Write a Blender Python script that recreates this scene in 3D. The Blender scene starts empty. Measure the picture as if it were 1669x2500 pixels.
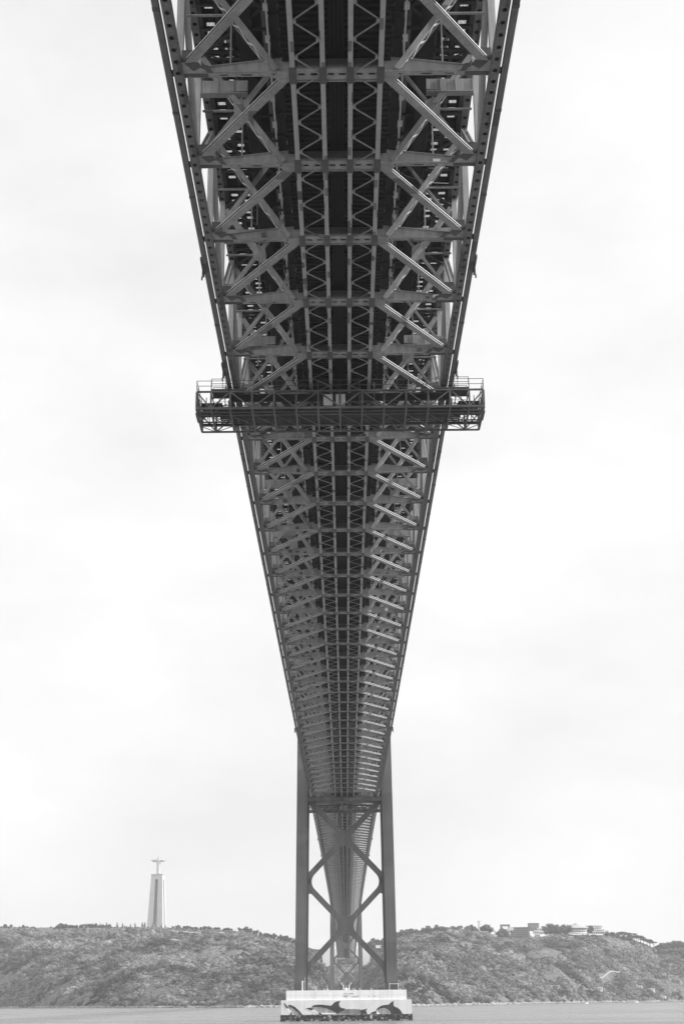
import bpy, math, random
import numpy as np
from mathutils import Vector, Matrix, noise
rnd = random.Random(7)
scene = bpy.context.scene
R = math.radians
# ------------------------------------------------------------------ camera
CAMZ = 6.1
Fv = Vector((-2.61593209e-04, 9.50279799e-01, 3.11397231e-01))
Rv = Vector((0.99995912, 0.00306312, -0.00850759))
Uv = Vector((0.00903843, -0.31138227, 0.95024175))
cam = bpy.data.cameras.new('camera')
cam.sensor_fit = 'VERTICAL'; cam.sensor_height = 36.0; cam.sensor_width = 36.0
cam.lens = 3634.6/2500*36
cam.clip_start = 1.0; cam.clip_end = 30000
co = bpy.data.objects.new('camera', cam); scene.collection.objects.link(co)
M = Matrix.Identity(4)
for i in range(3):
    M[i][0] = Rv[i]; M[i][1] = Uv[i]; M[i][2] = -Fv[i]
M[0][3] = 0.119; M[1][3] = 0.0; M[2][3] = CAMZ
co.matrix_world = M
scene.camera = co
# ------------------------------------------------------------------ sky, sun, exposure
SUN_EL, SUN_AZ = 33.0, 97.0          # azimuth measured from +Y (view direction) towards +X (right)
w = bpy.data.worlds.new('World'); scene.world = w; w.use_nodes = True
nt = w.node_tree; nt.nodes.clear()
N = nt.nodes.new
sky = N('ShaderNodeTexSky'); sky.sky_type = 'NISHITA'; sky.sun_disc = False
sky.sun_elevation = R(SUN_EL); sky.sun_rotation = R(SUN_AZ); sky.dust_density = 3.0
bw = N('ShaderNodeRGBToBW'); nt.links.new(sky.outputs[0], bw.inputs[0])
tc = N('ShaderNodeTexCoord'); mp = N('ShaderNodeMapping'); mp.inputs['Scale'].default_value = (1.6, 1.6, 3.2)
nz = N('ShaderNodeTexNoise'); nz.inputs['Scale'].default_value = 1.7; nz.inputs['Detail'].default_value = 6; nz.inputs['Roughness'].default_value = .55
nt.links.new(tc.outputs['Generated'], mp.inputs[0]); nt.links.new(mp.outputs[0], nz.inputs[0])
cl = N('ShaderNodeMapRange'); cl.inputs['From Min'].default_value = .35; cl.inputs['From Max'].default_value = .65
cl.inputs['To Min'].default_value = 6.2; cl.inputs['To Max'].default_value = 7.7
nt.links.new(nz.outputs['Fac'], cl.inputs[0])
mx = N('ShaderNodeMix'); mx.data_type = 'FLOAT'; mx.inputs[0].default_value = .86
sx = N('ShaderNodeSeparateXYZ'); nt.links.new(tc.outputs['Generated'], sx.inputs[0])
gd = N('ShaderNodeMapRange'); gd.inputs[1].default_value = -.9; gd.inputs[2].default_value = .7; gd.inputs[3].default_value = 1.6; gd.inputs[4].default_value = 1.0; gd.interpolation_type = 'SMOOTHSTEP'
nt.links.new(sx.outputs['Y'], gd.inputs[0])
ml = N('ShaderNodeMath'); ml.operation = 'MULTIPLY'; nt.links.new(cl.outputs[0], ml.inputs[0]); nt.links.new(gd.outputs[0], ml.inputs[1])
nt.links.new(bw.outputs[0], mx.inputs[2]); nt.links.new(ml.outputs[0], mx.inputs[3])
bg = N('ShaderNodeBackground'); bg.inputs[1].default_value = .1
nt.links.new(mx.outputs[0], bg.inputs[0])
wo = N('ShaderNodeOutputWorld'); nt.links.new(bg.outputs[0], wo.inputs[0])
sl = bpy.data.lights.new('sun', 'SUN'); sl.energy = 3.6; sl.angle = R(.6); sl.color = (1, 1, 1)
so = bpy.data.objects.new('sun', sl); scene.collection.objects.link(so)
sd = Vector((math.sin(R(SUN_AZ))*math.cos(R(SUN_EL)), math.cos(R(SUN_AZ))*math.cos(R(SUN_EL)), math.sin(R(SUN_EL))))
so.rotation_euler = sd.to_track_quat('Z', 'Y').to_euler()
vs = scene.view_settings; vs.view_transform = 'Standard'; vs.look = 'None'; vs.gamma = 1
vs.exposure = 0.62
scene.cycles.max_bounces = 6; scene.cycles.diffuse_bounces = 3; scene.cycles.glossy_bounces = 2
scene.cycles.volume_bounces = 0; scene.cycles.transparent_max_bounces = 4

# ------------------------------------------------------------------ materials
def mat(name, g, rough=.6, var=.15, scale=.6, detail=6, patch=None, bump=0, bscale=4, metal=0, streak=0, ss=(6, 6, .25), objspace=True, spec=.3):
    m = bpy.data.materials.new(name); m.use_nodes = True
    t = m.node_tree; b = t.nodes['Principled BSDF']
    b.inputs['Roughness'].default_value = rough; b.inputs['Metallic'].default_value = metal
    b.inputs['Specular IOR Level'].default_value = spec
    c = t.nodes.new('ShaderNodeTexCoord')
    gm = t.nodes.new('ShaderNodeNewGeometry'); src = gm.outputs['Position']
    n = t.nodes.new('ShaderNodeTexNoise'); n.inputs['Scale'].default_value = scale; n.inputs['Detail'].default_value = detail
    n.inputs['Roughness'].default_value = .62
    t.links.new(src, n.inputs[0])
    r = t.nodes.new('ShaderNodeMapRange'); r.inputs[1].default_value = .3; r.inputs[2].default_value = .7
    r.inputs[3].default_value = g*(1-var); r.inputs[4].default_value = g*(1+var)
    t.links.new(n.outputs['Fac'], r.inputs[0]); out = r.outputs[0]
    if streak:
        mp = t.nodes.new('ShaderNodeMapping'); mp.inputs['Scale'].default_value = ss
        n2 = t.nodes.new('ShaderNodeTexNoise'); n2.inputs['Scale'].default_value = 1.0; n2.inputs['Detail'].default_value = 4
        t.links.new(src, mp.inputs[0]); t.links.new(mp.outputs[0], n2.inputs[0])
        r2 = t.nodes.new('ShaderNodeMapRange'); r2.inputs[1].default_value = .35; r2.inputs[2].default_value = .65
        r2.inputs[3].default_value = 1-streak; r2.inputs[4].default_value = 1
        t.links.new(n2.outputs['Fac'], r2.inputs[0])
        mu = t.nodes.new('ShaderNodeMath'); mu.operation = 'MULTIPLY'
        t.links.new(out, mu.inputs[0]); t.links.new(r2.outputs[0], mu.inputs[1]); out = mu.outputs[0]
    if patch:   # rectangular repainted patches: (cell size vector, probability, factor)
        size, prob, fac = patch
        vm = t.nodes.new('ShaderNodeVectorMath'); vm.operation = 'DIVIDE'; vm.inputs[1].default_value = size
        fl = t.nodes.new('ShaderNodeVectorMath'); fl.operation = 'FLOOR'
        wn = t.nodes.new('ShaderNodeTexWhiteNoise'); wn.noise_dimensions = '3D'
        t.links.new(src, vm.inputs[0]); t.links.new(vm.outputs[0], fl.inputs[0]); t.links.new(fl.outputs[0], wn.inputs[0])
        lt = t.nodes.new('ShaderNodeMath'); lt.operation = 'LESS_THAN'; lt.inputs[1].default_value = prob
        t.links.new(wn.outputs['Value'], lt.inputs[0])
        mm = t.nodes.new('ShaderNodeMapRange'); mm.inputs[3].default_value = 1; mm.inputs[4].default_value = fac
        t.links.new(lt.outputs[0], mm.inputs[0])
        mu = t.nodes.new('ShaderNodeMath'); mu.operation = 'MULTIPLY'
        t.links.new(out, mu.inputs[0]); t.links.new(mm.outputs[0], mu.inputs[1]); out = mu.outputs[0]
    t.links.new(out, b.inputs['Base Color'])
    if bump:
        n3 = t.nodes.new('ShaderNodeTexNoise'); n3.inputs['Scale'].default_value = bscale; n3.inputs['Detail'].default_value = 5
        t.links.new(src, n3.inputs[0])
        bp = t.nodes.new('ShaderNodeBump'); bp.inputs['Strength'].default_value = bump; bp.inputs['Distance'].default_value = .3
        t.links.new(n3.outputs['Fac'], bp.inputs['Height']); t.links.new(bp.outputs[0], b.inputs['Normal'])
    return m

STEEL = mat('bridge_steel', .32, .5, .26, .5, patch=((3.1, 2.3, 5.0), .08, .5), streak=.25)
STEEL_S = mat('sky_lightened_truss_steel', .42, .5, .15, .5, streak=.15)  # side-sky light on posts and diagonals put into a paler colour
STEEL_L = mat('sky_lightened_edge_steel', .55, .5, .1, .8)  # raised colour stands in for skylight on brace lips and strut lacing
SLOT = mat('painted_slot_shade', .05, .7, .2, .8)  # near-black colour paints the shade inside the brace slots
STEEL_P = mat('stringer_steel', .37, .5, .12, .8, patch=((1.0, 1.15, 3.0), .10, .42))
STEEL_B = mat('web_steel', .33, .55, .2, .45, streak=.25, ss=(2.5, 2.5, .4))
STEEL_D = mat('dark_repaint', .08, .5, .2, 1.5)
STEEL_M = mat('mid_steel', .15, .5, .18, 1.0, patch=((2.1, 1.7, 4.0), .1, .55))
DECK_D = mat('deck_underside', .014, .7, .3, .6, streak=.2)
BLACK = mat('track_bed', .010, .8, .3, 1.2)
TOWER = mat('tower_steel', .13, .5, .16, .1, patch=((60., 60., 11.6), .4, .86), streak=.22, ss=(1.3, 1.3, .06))
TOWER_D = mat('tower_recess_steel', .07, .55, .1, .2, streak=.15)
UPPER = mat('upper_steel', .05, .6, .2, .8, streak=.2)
GRATE = mat('gantry_floor', .03, .7, .3, 1.)
GANTRY = mat('gantry_steel', .10, .5, .25, 1.2, patch=((2.2, 9., 9.), .2, 1.4))
CABINET = mat('cabinet_paint', .62, .4, .06, 2.)
CONC_L = mat('pale_concrete', .88, .85, .07, .25, streak=.09, ss=(1.1, 1.1, .09), bump=.1, bscale=2)
CONC_M = mat('grey_concrete', .76, .85, .07, .25, streak=.09, ss=(1.1, 1.1, .09), bump=.1, bscale=2)
CONC_A = mat('anchorage_concrete', .78, .85, .06, .05)
MONU = mat('monument_concrete', .50, .85, .06, .1, streak=.08)
MONU_D = mat('monument_core', .36, .85, .06, .1)
MUR_D = mat('mural_dark', .07, .8, .35, .5, streak=.3, ss=(1.1, 1.1, .09))
MUR_M = mat('mural_grey', .25, .8, .25, .5, streak=.3, ss=(1.1, 1.1, .09))
MUR_L = mat('mural_light_grey', .42, .8, .25, .5, streak=.3, ss=(1.1, 1.1, .09))
MUR_W = mat('mural_white', .85, .8, .05, .5)
TEXT_M = mat('painted_letters', .12, .8, .1, 1)
HOTEL_W = mat('hotel_white', .8, .8, .06, .2)
HOTEL_G = mat('hotel_grey', .17, .8, .2, .2)
HOTEL_R = mat('hotel_roof', .36, .8, .1, .3)
GLASSD = mat('dark_glass', .05, .2, .3, .5)
TRUNK = mat('trunk_bark', .08, .9, .3, 1)
ROCK = mat('shore_rock', .3, .9, .4, .3, bump=.5, bscale=1)
HULL = mat('boat_paint', .8, .4, .05, 1)
PATHM = mat('pale_earth', .30, .9, .15, .1)

def foliage(name, lo, hi):
    m = bpy.data.materials.new(name); m.use_nodes = True
    t = m.node_tree; b = t.nodes['Principled BSDF']; b.inputs['Roughness'].default_value = .9
    b.inputs['Specular IOR Level'].default_value = .1
    a = t.nodes.new('ShaderNodeAttribute'); a.attribute_name = 'tone'
    c = t.nodes.new('ShaderNodeTexCoord')
    n = t.nodes.new('ShaderNodeTexNoise'); n.inputs['Scale'].default_value = .45; n.inputs['Detail'].default_value = 6; n.inputs['Roughness'].default_value = .75
    t.links.new(c.outputs['Object'], n.inputs[0])
    s = t.nodes.new('ShaderNodeMath'); s.operation = 'MULTIPLY_ADD'; s.inputs[1].default_value = 1.1; s.inputs[2].default_value = -.55
    t.links.new(n.outputs['Fac'], s.inputs[0])
    ad = t.nodes.new('ShaderNodeMath'); ad.operation = 'ADD'; ad.use_clamp = True
    t.links.new(a.outputs['Fac'], ad.inputs[0]); t.links.new(s.outputs[0], ad.inputs[1])
    r = t.nodes.new('ShaderNodeMapRange'); r.inputs[3].default_value = lo; r.inputs[4].default_value = hi
    t.links.new(ad.outputs[0], r.inputs[0]); t.links.new(r.outputs[0], b.inputs['Base Color'])
    return m
LEAF = foliage('foliage', .025, .29)
LEAF_D = foliage('pine_foliage', .04, .14)

# ------------------------------------------------------------------ mesh builder and object helpers
class MB:
    def __init__(s): s.v = []; s.f = []
    def quad(s, a, b, c, d):
        n = len(s.v); s.v += [tuple(a), tuple(b), tuple(c), tuple(d)]; s.f.append((n, n+1, n+2, n+3))
    def box(s, x0, x1, y0, y1, z0, z1):
        n = len(s.v)
        s.v += [(x0,y0,z0),(x1,y0,z0),(x1,y1,z0),(x0,y1,z0),(x0,y0,z1),(x1,y0,z1),(x1,y1,z1),(x0,y1,z1)]
        s.f += [(n,n+3,n+2,n+1),(n+4,n+5,n+6,n+7),(n,n+1,n+5,n+4),(n+1,n+2,n+6,n+5),(n+2,n+3,n+7,n+6),(n+3,n,n+4,n+7)]
    def beam(s, p, q, wd, h, up=(0,0,1), off=(0,0)):
        p = Vector(p); q = Vector(q); d = (q-p).normalized(); u = Vector(up)
        sd_ = d.cross(u)
        if sd_.length < 1e-4: sd_ = d.cross(Vector((1,0,0)))
        sd_.normalize(); u = sd_.cross(d)
        o = sd_*off[0]+u*off[1]
        n = len(s.v)
        for e in (p, q):
            for (a, b) in ((-1,-1),(1,-1),(1,1),(-1,1)):
                s.v.append(tuple(e+o+sd_*(a*wd/2)+u*(b*h/2)))
        s.f += [(n,n+1,n+2,n+3),(n+7,n+6,n+5,n+4)]+[(n+i,n+4+i,n+4+(i+1)%4,n+(i+1)%4) for i in range(4)]
    def tube(s, p, q, r0, r1=None, k=8):
        r1 = r0 if r1 is None else r1
        p = Vector(p); q = Vector(q); d = (q-p).normalized(); a = d.orthogonal().normalized(); b = d.cross(a)
        n = len(s.v)
        for e, r in ((p, r0), (q, r1)):
            for i in range(k):
                t = 2*math.pi*i/k; s.v.append(tuple(e+a*(r*math.cos(t))+b*(r*math.sin(t))))
        s.f += [(n+i, n+(i+1) % k, n+k+(i+1) % k, n+k+i) for i in range(k)]
        s.f += [tuple(n+i for i in range(k))[::-1], tuple(n+k+i for i in range(k))]
    def prism(s, pts, o, u, v, t):       # 2-D outline extruded by vector t
        o = Vector(o); u = Vector(u); v = Vector(v); t = Vector(t); n = len(s.v); k = len(pts)
        s.v += [tuple(o+u*a+v*b) for a, b in pts]+[tuple(o+u*a+v*b+t) for a, b in pts]
        s.f += [tuple(range(n, n+k)), tuple(range(n+2*k-1, n+k-1, -1))]
        s.f += [(n+i, n+k+i, n+k+(i+1) % k, n+(i+1) % k) for i in range(k)]
    def holes(s, o, u, v, n, wid, hu, hv):  # plate from o, n cells along u (u = cell vector), width wid along unit v, octagonal holes
        o = Vector(o); u = Vector(u); v = Vector(v)*wid; ul = u.length
        for i in range(n):
            c = o+u*(i+.5)
            base = len(s.v)
            for k in range(8):
                t = math.pi/4*k
                cx, sy = math.cos(t), math.sin(t)
                sx = 1 if abs(cx) > .1 else 0; sy_ = 1 if abs(sy) > .1 else 0
                s.v.append(tuple(c+u*(math.copysign(.5, cx)*sx)+v*(math.copysign(.5, sy)*sy_)))
            for k in range(8):
                t = math.pi/4*k
                f = 1.0 if k % 2 == 0 else 1.12
                s.v.append(tuple(c+u.normalized()*(hu*f*math.cos(t))+v.normalized()*(hv*f*math.sin(t))))
            for k in range(8):
                j = (k+1) % 8
                s.f.append((base+k, base+j, base+8+j, base+8+k))
    def warp(s, fn): s.v = [fn(*p) for p in s.v]; return s
    def mesh(s, name, m):
        me = bpy.data.meshes.new(name); me.from_pydata(s.v, [], s.f); me.materials.append(m); me.update(); return me
def link(name, data, parent=None):
    o = bpy.data.objects.new(name, data); scene.collection.objects.link(o)
    if parent: o.parent = parent
    return o
def part(name, mb, m, parent): return link(name, mb.mesh(name, m), parent)
def multi(name, items, parent=None):
    me = bpy.data.meshes.new(name); V = []; F = []; I = []
    for k, (mb_, mt) in enumerate(items):
        n = len(V); V += mb_.v; F += [tuple(i+n for i in f) for f in mb_.f]; I += [k]*len(mb_.f); me.materials.append(mt)
    me.from_pydata(V, [], F); me.polygons.foreach_set('material_index', I); me.update()
    return link(name, me, parent) if parent is not False else me
def tag(o, label=None, cat=None, group=None, kind=None):
    for k, v in (('label', label), ('category', cat), ('group', group), ('kind', kind)):
        if v: o[k] = v
    return o
def thing(name, label, cat, loc=(0,0,0), rz=0, group=None):
    o = link(name, None); o.location = loc; o.rotation_euler = (0, 0, rz); return tag(o, label, cat, group)
def copy_obj(o, parent=None):
    c = o.copy(); scene.collection.objects.link(c); c.parent = parent; return c

# ------------------------------------------------------------------ water, ground, terrain
def sheet(name, pts, z, m):
    mb = MB(); mb.v = [(x, y, z) for x, y in pts]; mb.f = [tuple(range(len(pts)))]
    return tag(part(name, mb, m, None), kind='structure')
wm = bpy.data.materials.new('river_water'); wm.use_nodes = True
t = wm.node_tree; b = t.nodes['Principled BSDF']
b.inputs['Base Color'].default_value = (.16, .16, .16, 1); b.inputs['Roughness'].default_value = .22; b.inputs['IOR'].default_value = 1.33
c = t.nodes.new('ShaderNodeTexCoord'); mp_ = t.nodes.new('ShaderNodeMapping'); mp_.inputs['Scale'].default_value = (.5, .16, 1)
n1 = t.nodes.new('ShaderNodeTexNoise'); n1.inputs['Scale'].default_value = 1.0; n1.inputs['Detail'].default_value = 8; n1.inputs['Roughness'].default_value = .65
t.links.new(c.outputs['Object'], mp_.inputs[0]); t.links.new(mp_.outputs[0], n1.inputs[0])
mp2 = t.nodes.new('ShaderNodeMapping'); mp2.inputs['Scale'].default_value = (.004, .02, 1)
n2 = t.nodes.new('ShaderNodeTexNoise'); n2.inputs['Scale'].default_value = 1.0; n2.inputs['Detail'].default_value = 4
t.links.new(c.outputs['Object'], mp2.inputs[0]); t.links.new(mp2.outputs[0], n2.inputs[0])
rr = t.nodes.new('ShaderNodeMapRange'); rr.inputs[1].default_value = .35; rr.inputs[2].default_value = .65; rr.inputs[3].default_value = .14; rr.inputs[4].default_value = .38
t.links.new(n2.outputs['Fac'], rr.inputs[0]); t.links.new(rr.outputs[0], b.inputs['Roughness'])
bp = t.nodes.new('ShaderNodeBump'); bp.inputs['Strength'].default_value = .8; bp.inputs['Distance'].default_value = 1.2
t.links.new(n1.outputs['Fac'], bp.inputs['Height']); t.links.new(bp.outputs[0], b.inputs['Normal'])
sheet('river', [(-9000, -9000), (9000, -9000), (9000, 9000), (-9000, 9000)], 0, wm)
quay = MB(); quay.box(-2500, 2500, -2500, 26, -2, 4.3)
tag(part('quay', quay, mat('quay_concrete', .28, .9, .12, .2), None), kind='structure')

RID = [(-482,101.7),(-445.4,100.9),(-427.1,100.2),(-395.7,100.4),(-277.6,99.4),(-246.1,98.6),(-177.6,95.3),(-141.1,92.2),(-119.9,86.5),(-93.7,81.4),(-82.3,79.1),(-70.4,75.2),(-50.5,68.1),(-33.4,65.2),(0,64),(33.6,69.5),(50.2,75.5),(70.2,83.2),(88.5,86.9),(120.5,90.5),(173.5,90.0),(196,88.7),(206,80.5),(274,80.5),(286,84.0),(369.2,83.2),(382,79.5),(397.7,76.6),(423.6,66.2),(431.3,62.6),(447.5,66.3),(468,67.2)]
ra = [-.5]+[p[0]/2150 for p in RID]+[.3, .5]; re_ = [95/2150]+[(p[1]-1.6)/2150 for p in RID]+[70/2150, 85/2150]
SH = [(-436,1974),(-291,1726),(-179,1533),(-94,1461),(-51,1500),(60,1440),(150,1618),(274,1893),(353,2069),(411,2087),(464,2157)]
sa = [-.5]+[x/y for x, y in SH]+[.5]; sh = [2050]+[y for x, y in SH]+[2250]
ga = [-.5, -.12, -.06, -.02, .02, .06, .1, .16, .2, .5]; gr = [2330, 2280, 2230, 2160, 2160, 2200, 2235, 2290, 2420, 2600]
ip = lambda x, X, Y: float(np.interp(x, X, Y))
def shore(a): return ip(a, sa, sh)+14*noise.noise(Vector((a*60, 3.1, 0)))
def ridge(a): return ip(a, ga, gr)
def terrain(a, Y):
    S = shore(a); G = ridge(a); t = (Y-S)/(G-S)
    if t < 0: return -3+0*t
    Hr = ip(a, ra, re_)*G+CAMZ
    pw = .78+4.2*math.exp(-((a-.001)/.013)**2)
    x = a*Y
    nn = noise.fractal(Vector((x*.011, Y*.004, 1.7)), 1.0, 2.0, 5)
    n2_ = noise.fractal(Vector((x*.03, Y*.02, 5.7)), 1.0, 2.0, 3)
    if t <= 1:
        h = Hr*t**pw
        amp = 15*math.sin(math.pi*min(1, t))**.8*(1-.7*math.exp(-((a)/.02)**2))
        h = h+nn*amp+n2_*amp*.35+.7
        k = min(1, max(0, (Y-1994)/52)); k = k*k*(3-2*k)*math.exp(-(a/.017)**4)
        h += k*max(0, 47-h)
        return max(h, .3+2*t)
    return Hr-(t-1)*14+nn*.4
mb = MB(); NA, NT = 330, 74
for i in range(NA+1):
    a = -.36+.72*i/NA; S = shore(a); G = ridge(a)
    for j in range(NT+1):
        u = j/60.0
        Y = S+(G-S)*u-(6 if j == 0 else 0)
        mb.v.append((a*Y, Y, terrain(a, Y) if j else -3))
for i in range(NA):
    for j in range(NT):
        k = i*(NT+1)+j; mb.f.append((k, k+NT+1, k+NT+2, k+1))
hm = mat('hillside_scrub', .115, .95, .6, .12, detail=10, bump=.6, bscale=.3)
hills = tag(part('hills', mb, hm, None), kind='structure')
for p in hills.data.polygons: p.use_smooth = True

# light earth tracks on the slopes, draped ribbons
def ribbon(name, pts, wd):
    m_ = MB(); P = []
    for (a0, t0), (a1, t1) in zip(pts, pts[1:]):
        for k in range(14):
            f = k/14; P.append((a0+(a1-a0)*f, t0+(t1-t0)*f))
    for a, t_ in P:
        S = shore(a); G = ridge(a); Y = S+(G-S)*t_
        for dy in (-wd, wd):
            m_.v.append((a*Y, Y+dy, terrain(a, Y+dy)+(2.2 if dy > 0 else 1.4)))
    for k in range(len(P)-1): m_.f.append((2*k, 2*k+2, 2*k+3, 2*k+1))
    return tag(part(name, m_, PATHM, None), kind='structure'), P
tracks = []
for pts in ([(-.145,.90),(-.125,.93),(-.10,.91),(-.083,.89),(-.07,.93)], [(-.10,.915),(-.082,.87),(-.07,.82)], [(-.20,.60),(-.165,.64),(-.13,.66),(-.10,.64)],
            [(.162,.30),(.172,.315),(.182,.325)]):
    tracks += ribbon('path', pts, 1.4 if pts[0][0] < 0 else 1.0)[1]

# ------------------------------------------------------------------ vegetation (one scrub mass) and shoreline rocks
def ico(sub):
    import bmesh
    bm = bmesh.new(); bmesh.ops.create_icosphere(bm, subdivisions=sub, radius=1)
    v = np.array([x.co[:] for x in bm.verts]); f = np.array([[q.index for q in p.verts] for p in bm.faces]); bm.free(); return v, f
def mesh_np(name, V, F, m, tone=None):
    me = bpy.data.meshes.new(name); me.vertices.add(len(V)); me.vertices.foreach_set('co', V.astype(np.float32).ravel())
    k = F.shape[1]; me.loops.add(F.size); me.loops.foreach_set('vertex_index', F.astype(np.int32).ravel())
    me.polygons.add(len(F)); me.polygons.foreach_set('loop_start', np.arange(0, F.size, k, dtype=np.int32)); me.polygons.foreach_set('loop_total', np.full(len(F), k, dtype=np.int32))
    if tone is not None:
        at = me.attributes.new('tone', 'FLOAT', 'POINT'); at.data.foreach_set('value', tone.astype(np.float32))
    me.materials.append(m); me.update(); me.validate(); return me
rng = np.random.RandomState(5)
iv, if_ = ico(1)
def leaf_cards(n, size, rng_, shell=.55):
    """n small triangles spread through a unit ball"""
    d = rng_.normal(size=(n, 3)); d /= np.linalg.norm(d, axis=1)[:, None]; r = (shell+(1-shell)*rng_.rand(n))[:, None]
    c_ = d*r; V = (c_[:, None, :]+rng_.normal(size=(n, 3, 3))*size).reshape(-1, 3)
    return V, np.arange(n*3).reshape(-1, 3)
crown_t = []
for k in range(8):
    lump = np.array([noise.noise(Vector(p)*2.3+Vector((k*7, 0, 0))) for p in iv])
    v1 = iv*(.70+.45*lump+rng.rand(len(iv))*.2)[:, None]
    lv, lf = leaf_cards(110, .17, rng, .6)
    crown_t.append((np.vstack([v1, lv]), np.vstack([if_, lf+len(v1)]), np.concatenate([np.zeros(len(v1)), rng.rand(len(lf)).repeat(3)*.35-.1])))
Vs, Fs, Ts = [], [], []; nv = 0; cnt = 0
track_np = np.array([(a*(shore(a)+(ridge(a)-shore(a))*t_), shore(a)+(ridge(a)-shore(a))*t_) for a, t_ in tracks])
while cnt < 27000:
    a = rnd.uniform(-.262, .262); t_ = rnd.random()**.9*1.03
    S = shore(a); G = ridge(a); Y = S+(G-S)*t_; x = a*Y
    big = noise.noise(Vector((x*.012, Y*.012, 9.))); sm = noise.noise(Vector((x*.04, Y*.03, 2.)))
    if abs(x) < 17 and 1470 < Y < 1992 and rnd.random() < .7: continue
    if t_ > .72 and a < -.06 and rnd.random() < .55: continue
    pz = noise.noise(Vector((x*.017, Y*.014, 21.)))+.5*noise.noise(Vector((x*.05, Y*.03, 31.)))
    bare = pz > .30
    if bare and rnd.random() < .45: continue
    if t_ < .004: continue
    if 12.5 < abs(x) < 34 and Y > 2056: continue
    if np.min(np.abs(track_np[:, 0]-x)*.6+np.abs(track_np[:, 1]-Y)) < 4.5: continue
    r = rnd.uniform(1.3, 3.9)*(1+.6*big)
    if bare: r *= .5
    if t_ > .9: r *= .6
    if t_ < .88 and rnd.random() < (.16 if big < -.12 else .04): r *= 1.9
    z = terrain(a, Y)+r*.25
    V, F, T = crown_t[rnd.randrange(8)]
    an = rnd.random()*6.28; ca, sa_ = math.cos(an), math.sin(an)
    W = np.column_stack([(V[:, 0]*ca-V[:, 1]*sa_)*r*rnd.uniform(.85, 1.4), (V[:, 0]*sa_+V[:, 1]*ca)*r, V[:, 2]*r*rnd.uniform(.6, .95)])+[x, Y, z]
    tone = min(1, max(0, (.62 if bare else .36)+big*.75+sm*.5+rnd.uniform(-.25, .3)))
    Vs.append(W); Fs.append(F+nv); Ts.append(tone+T); nv += len(V); cnt += 1
veg = link('hillside_scrub', mesh_np('hillside_scrub', np.vstack(Vs), np.vstack(Fs), LEAF, np.concatenate(Ts)))
tag(veg, 'dense scrub and woodland covering the hillside above the far shore', 'scrub', kind='stuff')
iv1, if1 = ico(1); Vs, Fs = [], []; nv = 0
for k in range(2600):
    a = rnd.uniform(-.262, .262); S = shore(a); Y = S+rnd.uniform(-5, 6); r = rnd.uniform(.5, 1.5)
    W = iv1*(1+rng.rand(len(iv1))[:, None]*.4)*[r*1.3, r, r*.7]+[a*Y, Y, rnd.uniform(.0, .9)+(Y-S > 0)*.6]
    Vs.append(W); Fs.append(if1+nv); nv += len(iv1)
tag(link('shore_rocks', mesh_np('shore_rocks', np.vstack(Vs), np.vstack(Fs), ROCK)), 'pale boulders lining the far waterline', 'rocks', kind='stuff')

# individual trees
def crown_mesh(kind, seed):
    rg = np.random.RandomState(seed); V = []; F = []; T = []; n0 = 0
    def clump(c_, r_, n=120, flat=1., tone=.5):
        nonlocal n0
        v1 = iv1*(.7+.35*rg.rand(len(iv1)))[:, None]*r_*[1, 1, flat]+c_
        lv, lf = leaf_cards(n, .16, rg, .6); lv = lv*r_*[1.1, 1.1, flat*1.1]+c_
        for v_, f_ in ((v1, if1), (lv, lf)):
            V.append(v_); F.append(f_+n0); n0 += len(v_); T.append(np.full(len(v_), tone+rg.rand()*.3-.15))
    if kind == 'umbrella':
        for k in range(9):
            an = rg.rand()*6.28; d = rg.rand()**.5*.42
            clump(np.array([math.cos(an)*d, math.sin(an)*d, .80+rg.rand()*.07-.25*d*d]), .2, 90, .5)
    elif kind == 'round':
        for k in range(13):
            d = rg.normal(size=3); d /= np.linalg.norm(d); d *= .27*rg.rand()**.4
            clump(np.array([d[0]*1.2, d[1]*1.2, .38+d[2]*1.2]), .17+.08*rg.rand(), 90, .9)
    else:
        for k in range(8):
            z = .18+.1*k; r_ = .15*(1-.75*(k/7.))+.02
            clump(np.array([rg.normal()*.02, rg.normal()*.02, z]), r_, 60, 1.2)
    return mesh_np('crown', np.vstack(V), np.vstack(F), LEAF_D, np.concatenate(T))
def trunk_mesh(kind):
    m_ = MB(); h = {'umbrella': .8, 'round': .42, 'cypress': .3}[kind]
    m_.tube((0,0,-.12), (0.01,0,h*.6), .035, .024); m_.tube((0.01,0,h*.6), (.03,.02,h), .024, .012)
    if kind != 'cypress':
        for k in range(5):
            an = k*1.3; m_.tube((.01,0,h*.55+.05*k), (math.cos(an)*.2, math.sin(an)*.2, h*.8+.06*k), .014, .006, 5)
    return m_.mesh('trunk', TRUNK)
CR = {k: [crown_mesh(k, s) for s in (1, 2, 3)] for k in ('umbrella', 'round', 'cypress')}
TR = {k: trunk_mesh(k) for k in CR}
NAMES = {'umbrella': 'umbrella_pine', 'round': 'bushy_tree', 'cypress': 'conifer_tree'}
def tree(kind, x, Y, h, label, group=None, z=None, wide=1.0):
    z = terrain(x/Y, Y) if z is None else z
    o = thing(NAMES[kind], label, 'tree', (x, Y, z), rnd.random()*6.28, group)
    for nm, me in (('trunk', TR[kind]), ('crown', rnd.choice(CR[kind]))):
        p = link(nm, me, o); p.scale = (h*wide, h*wide, h)
    return o
def onridge(x, d=-4):      # ground point just before the ridge for a world x
    Y = 2250.
    for _ in range(4): Y = ridge(x/Y)+d
    return Y
for x in np.arange(-392, -262, 7.5):
    x += rnd.uniform(-2.5, 2.5); h = rnd.uniform(4, 8.5); tree('cypress', x, onridge(x), h, 'small pointed conifer in the skyline row left of the tall monument', 'conifers on the ridge left of the monument', wide=1.2)
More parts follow.
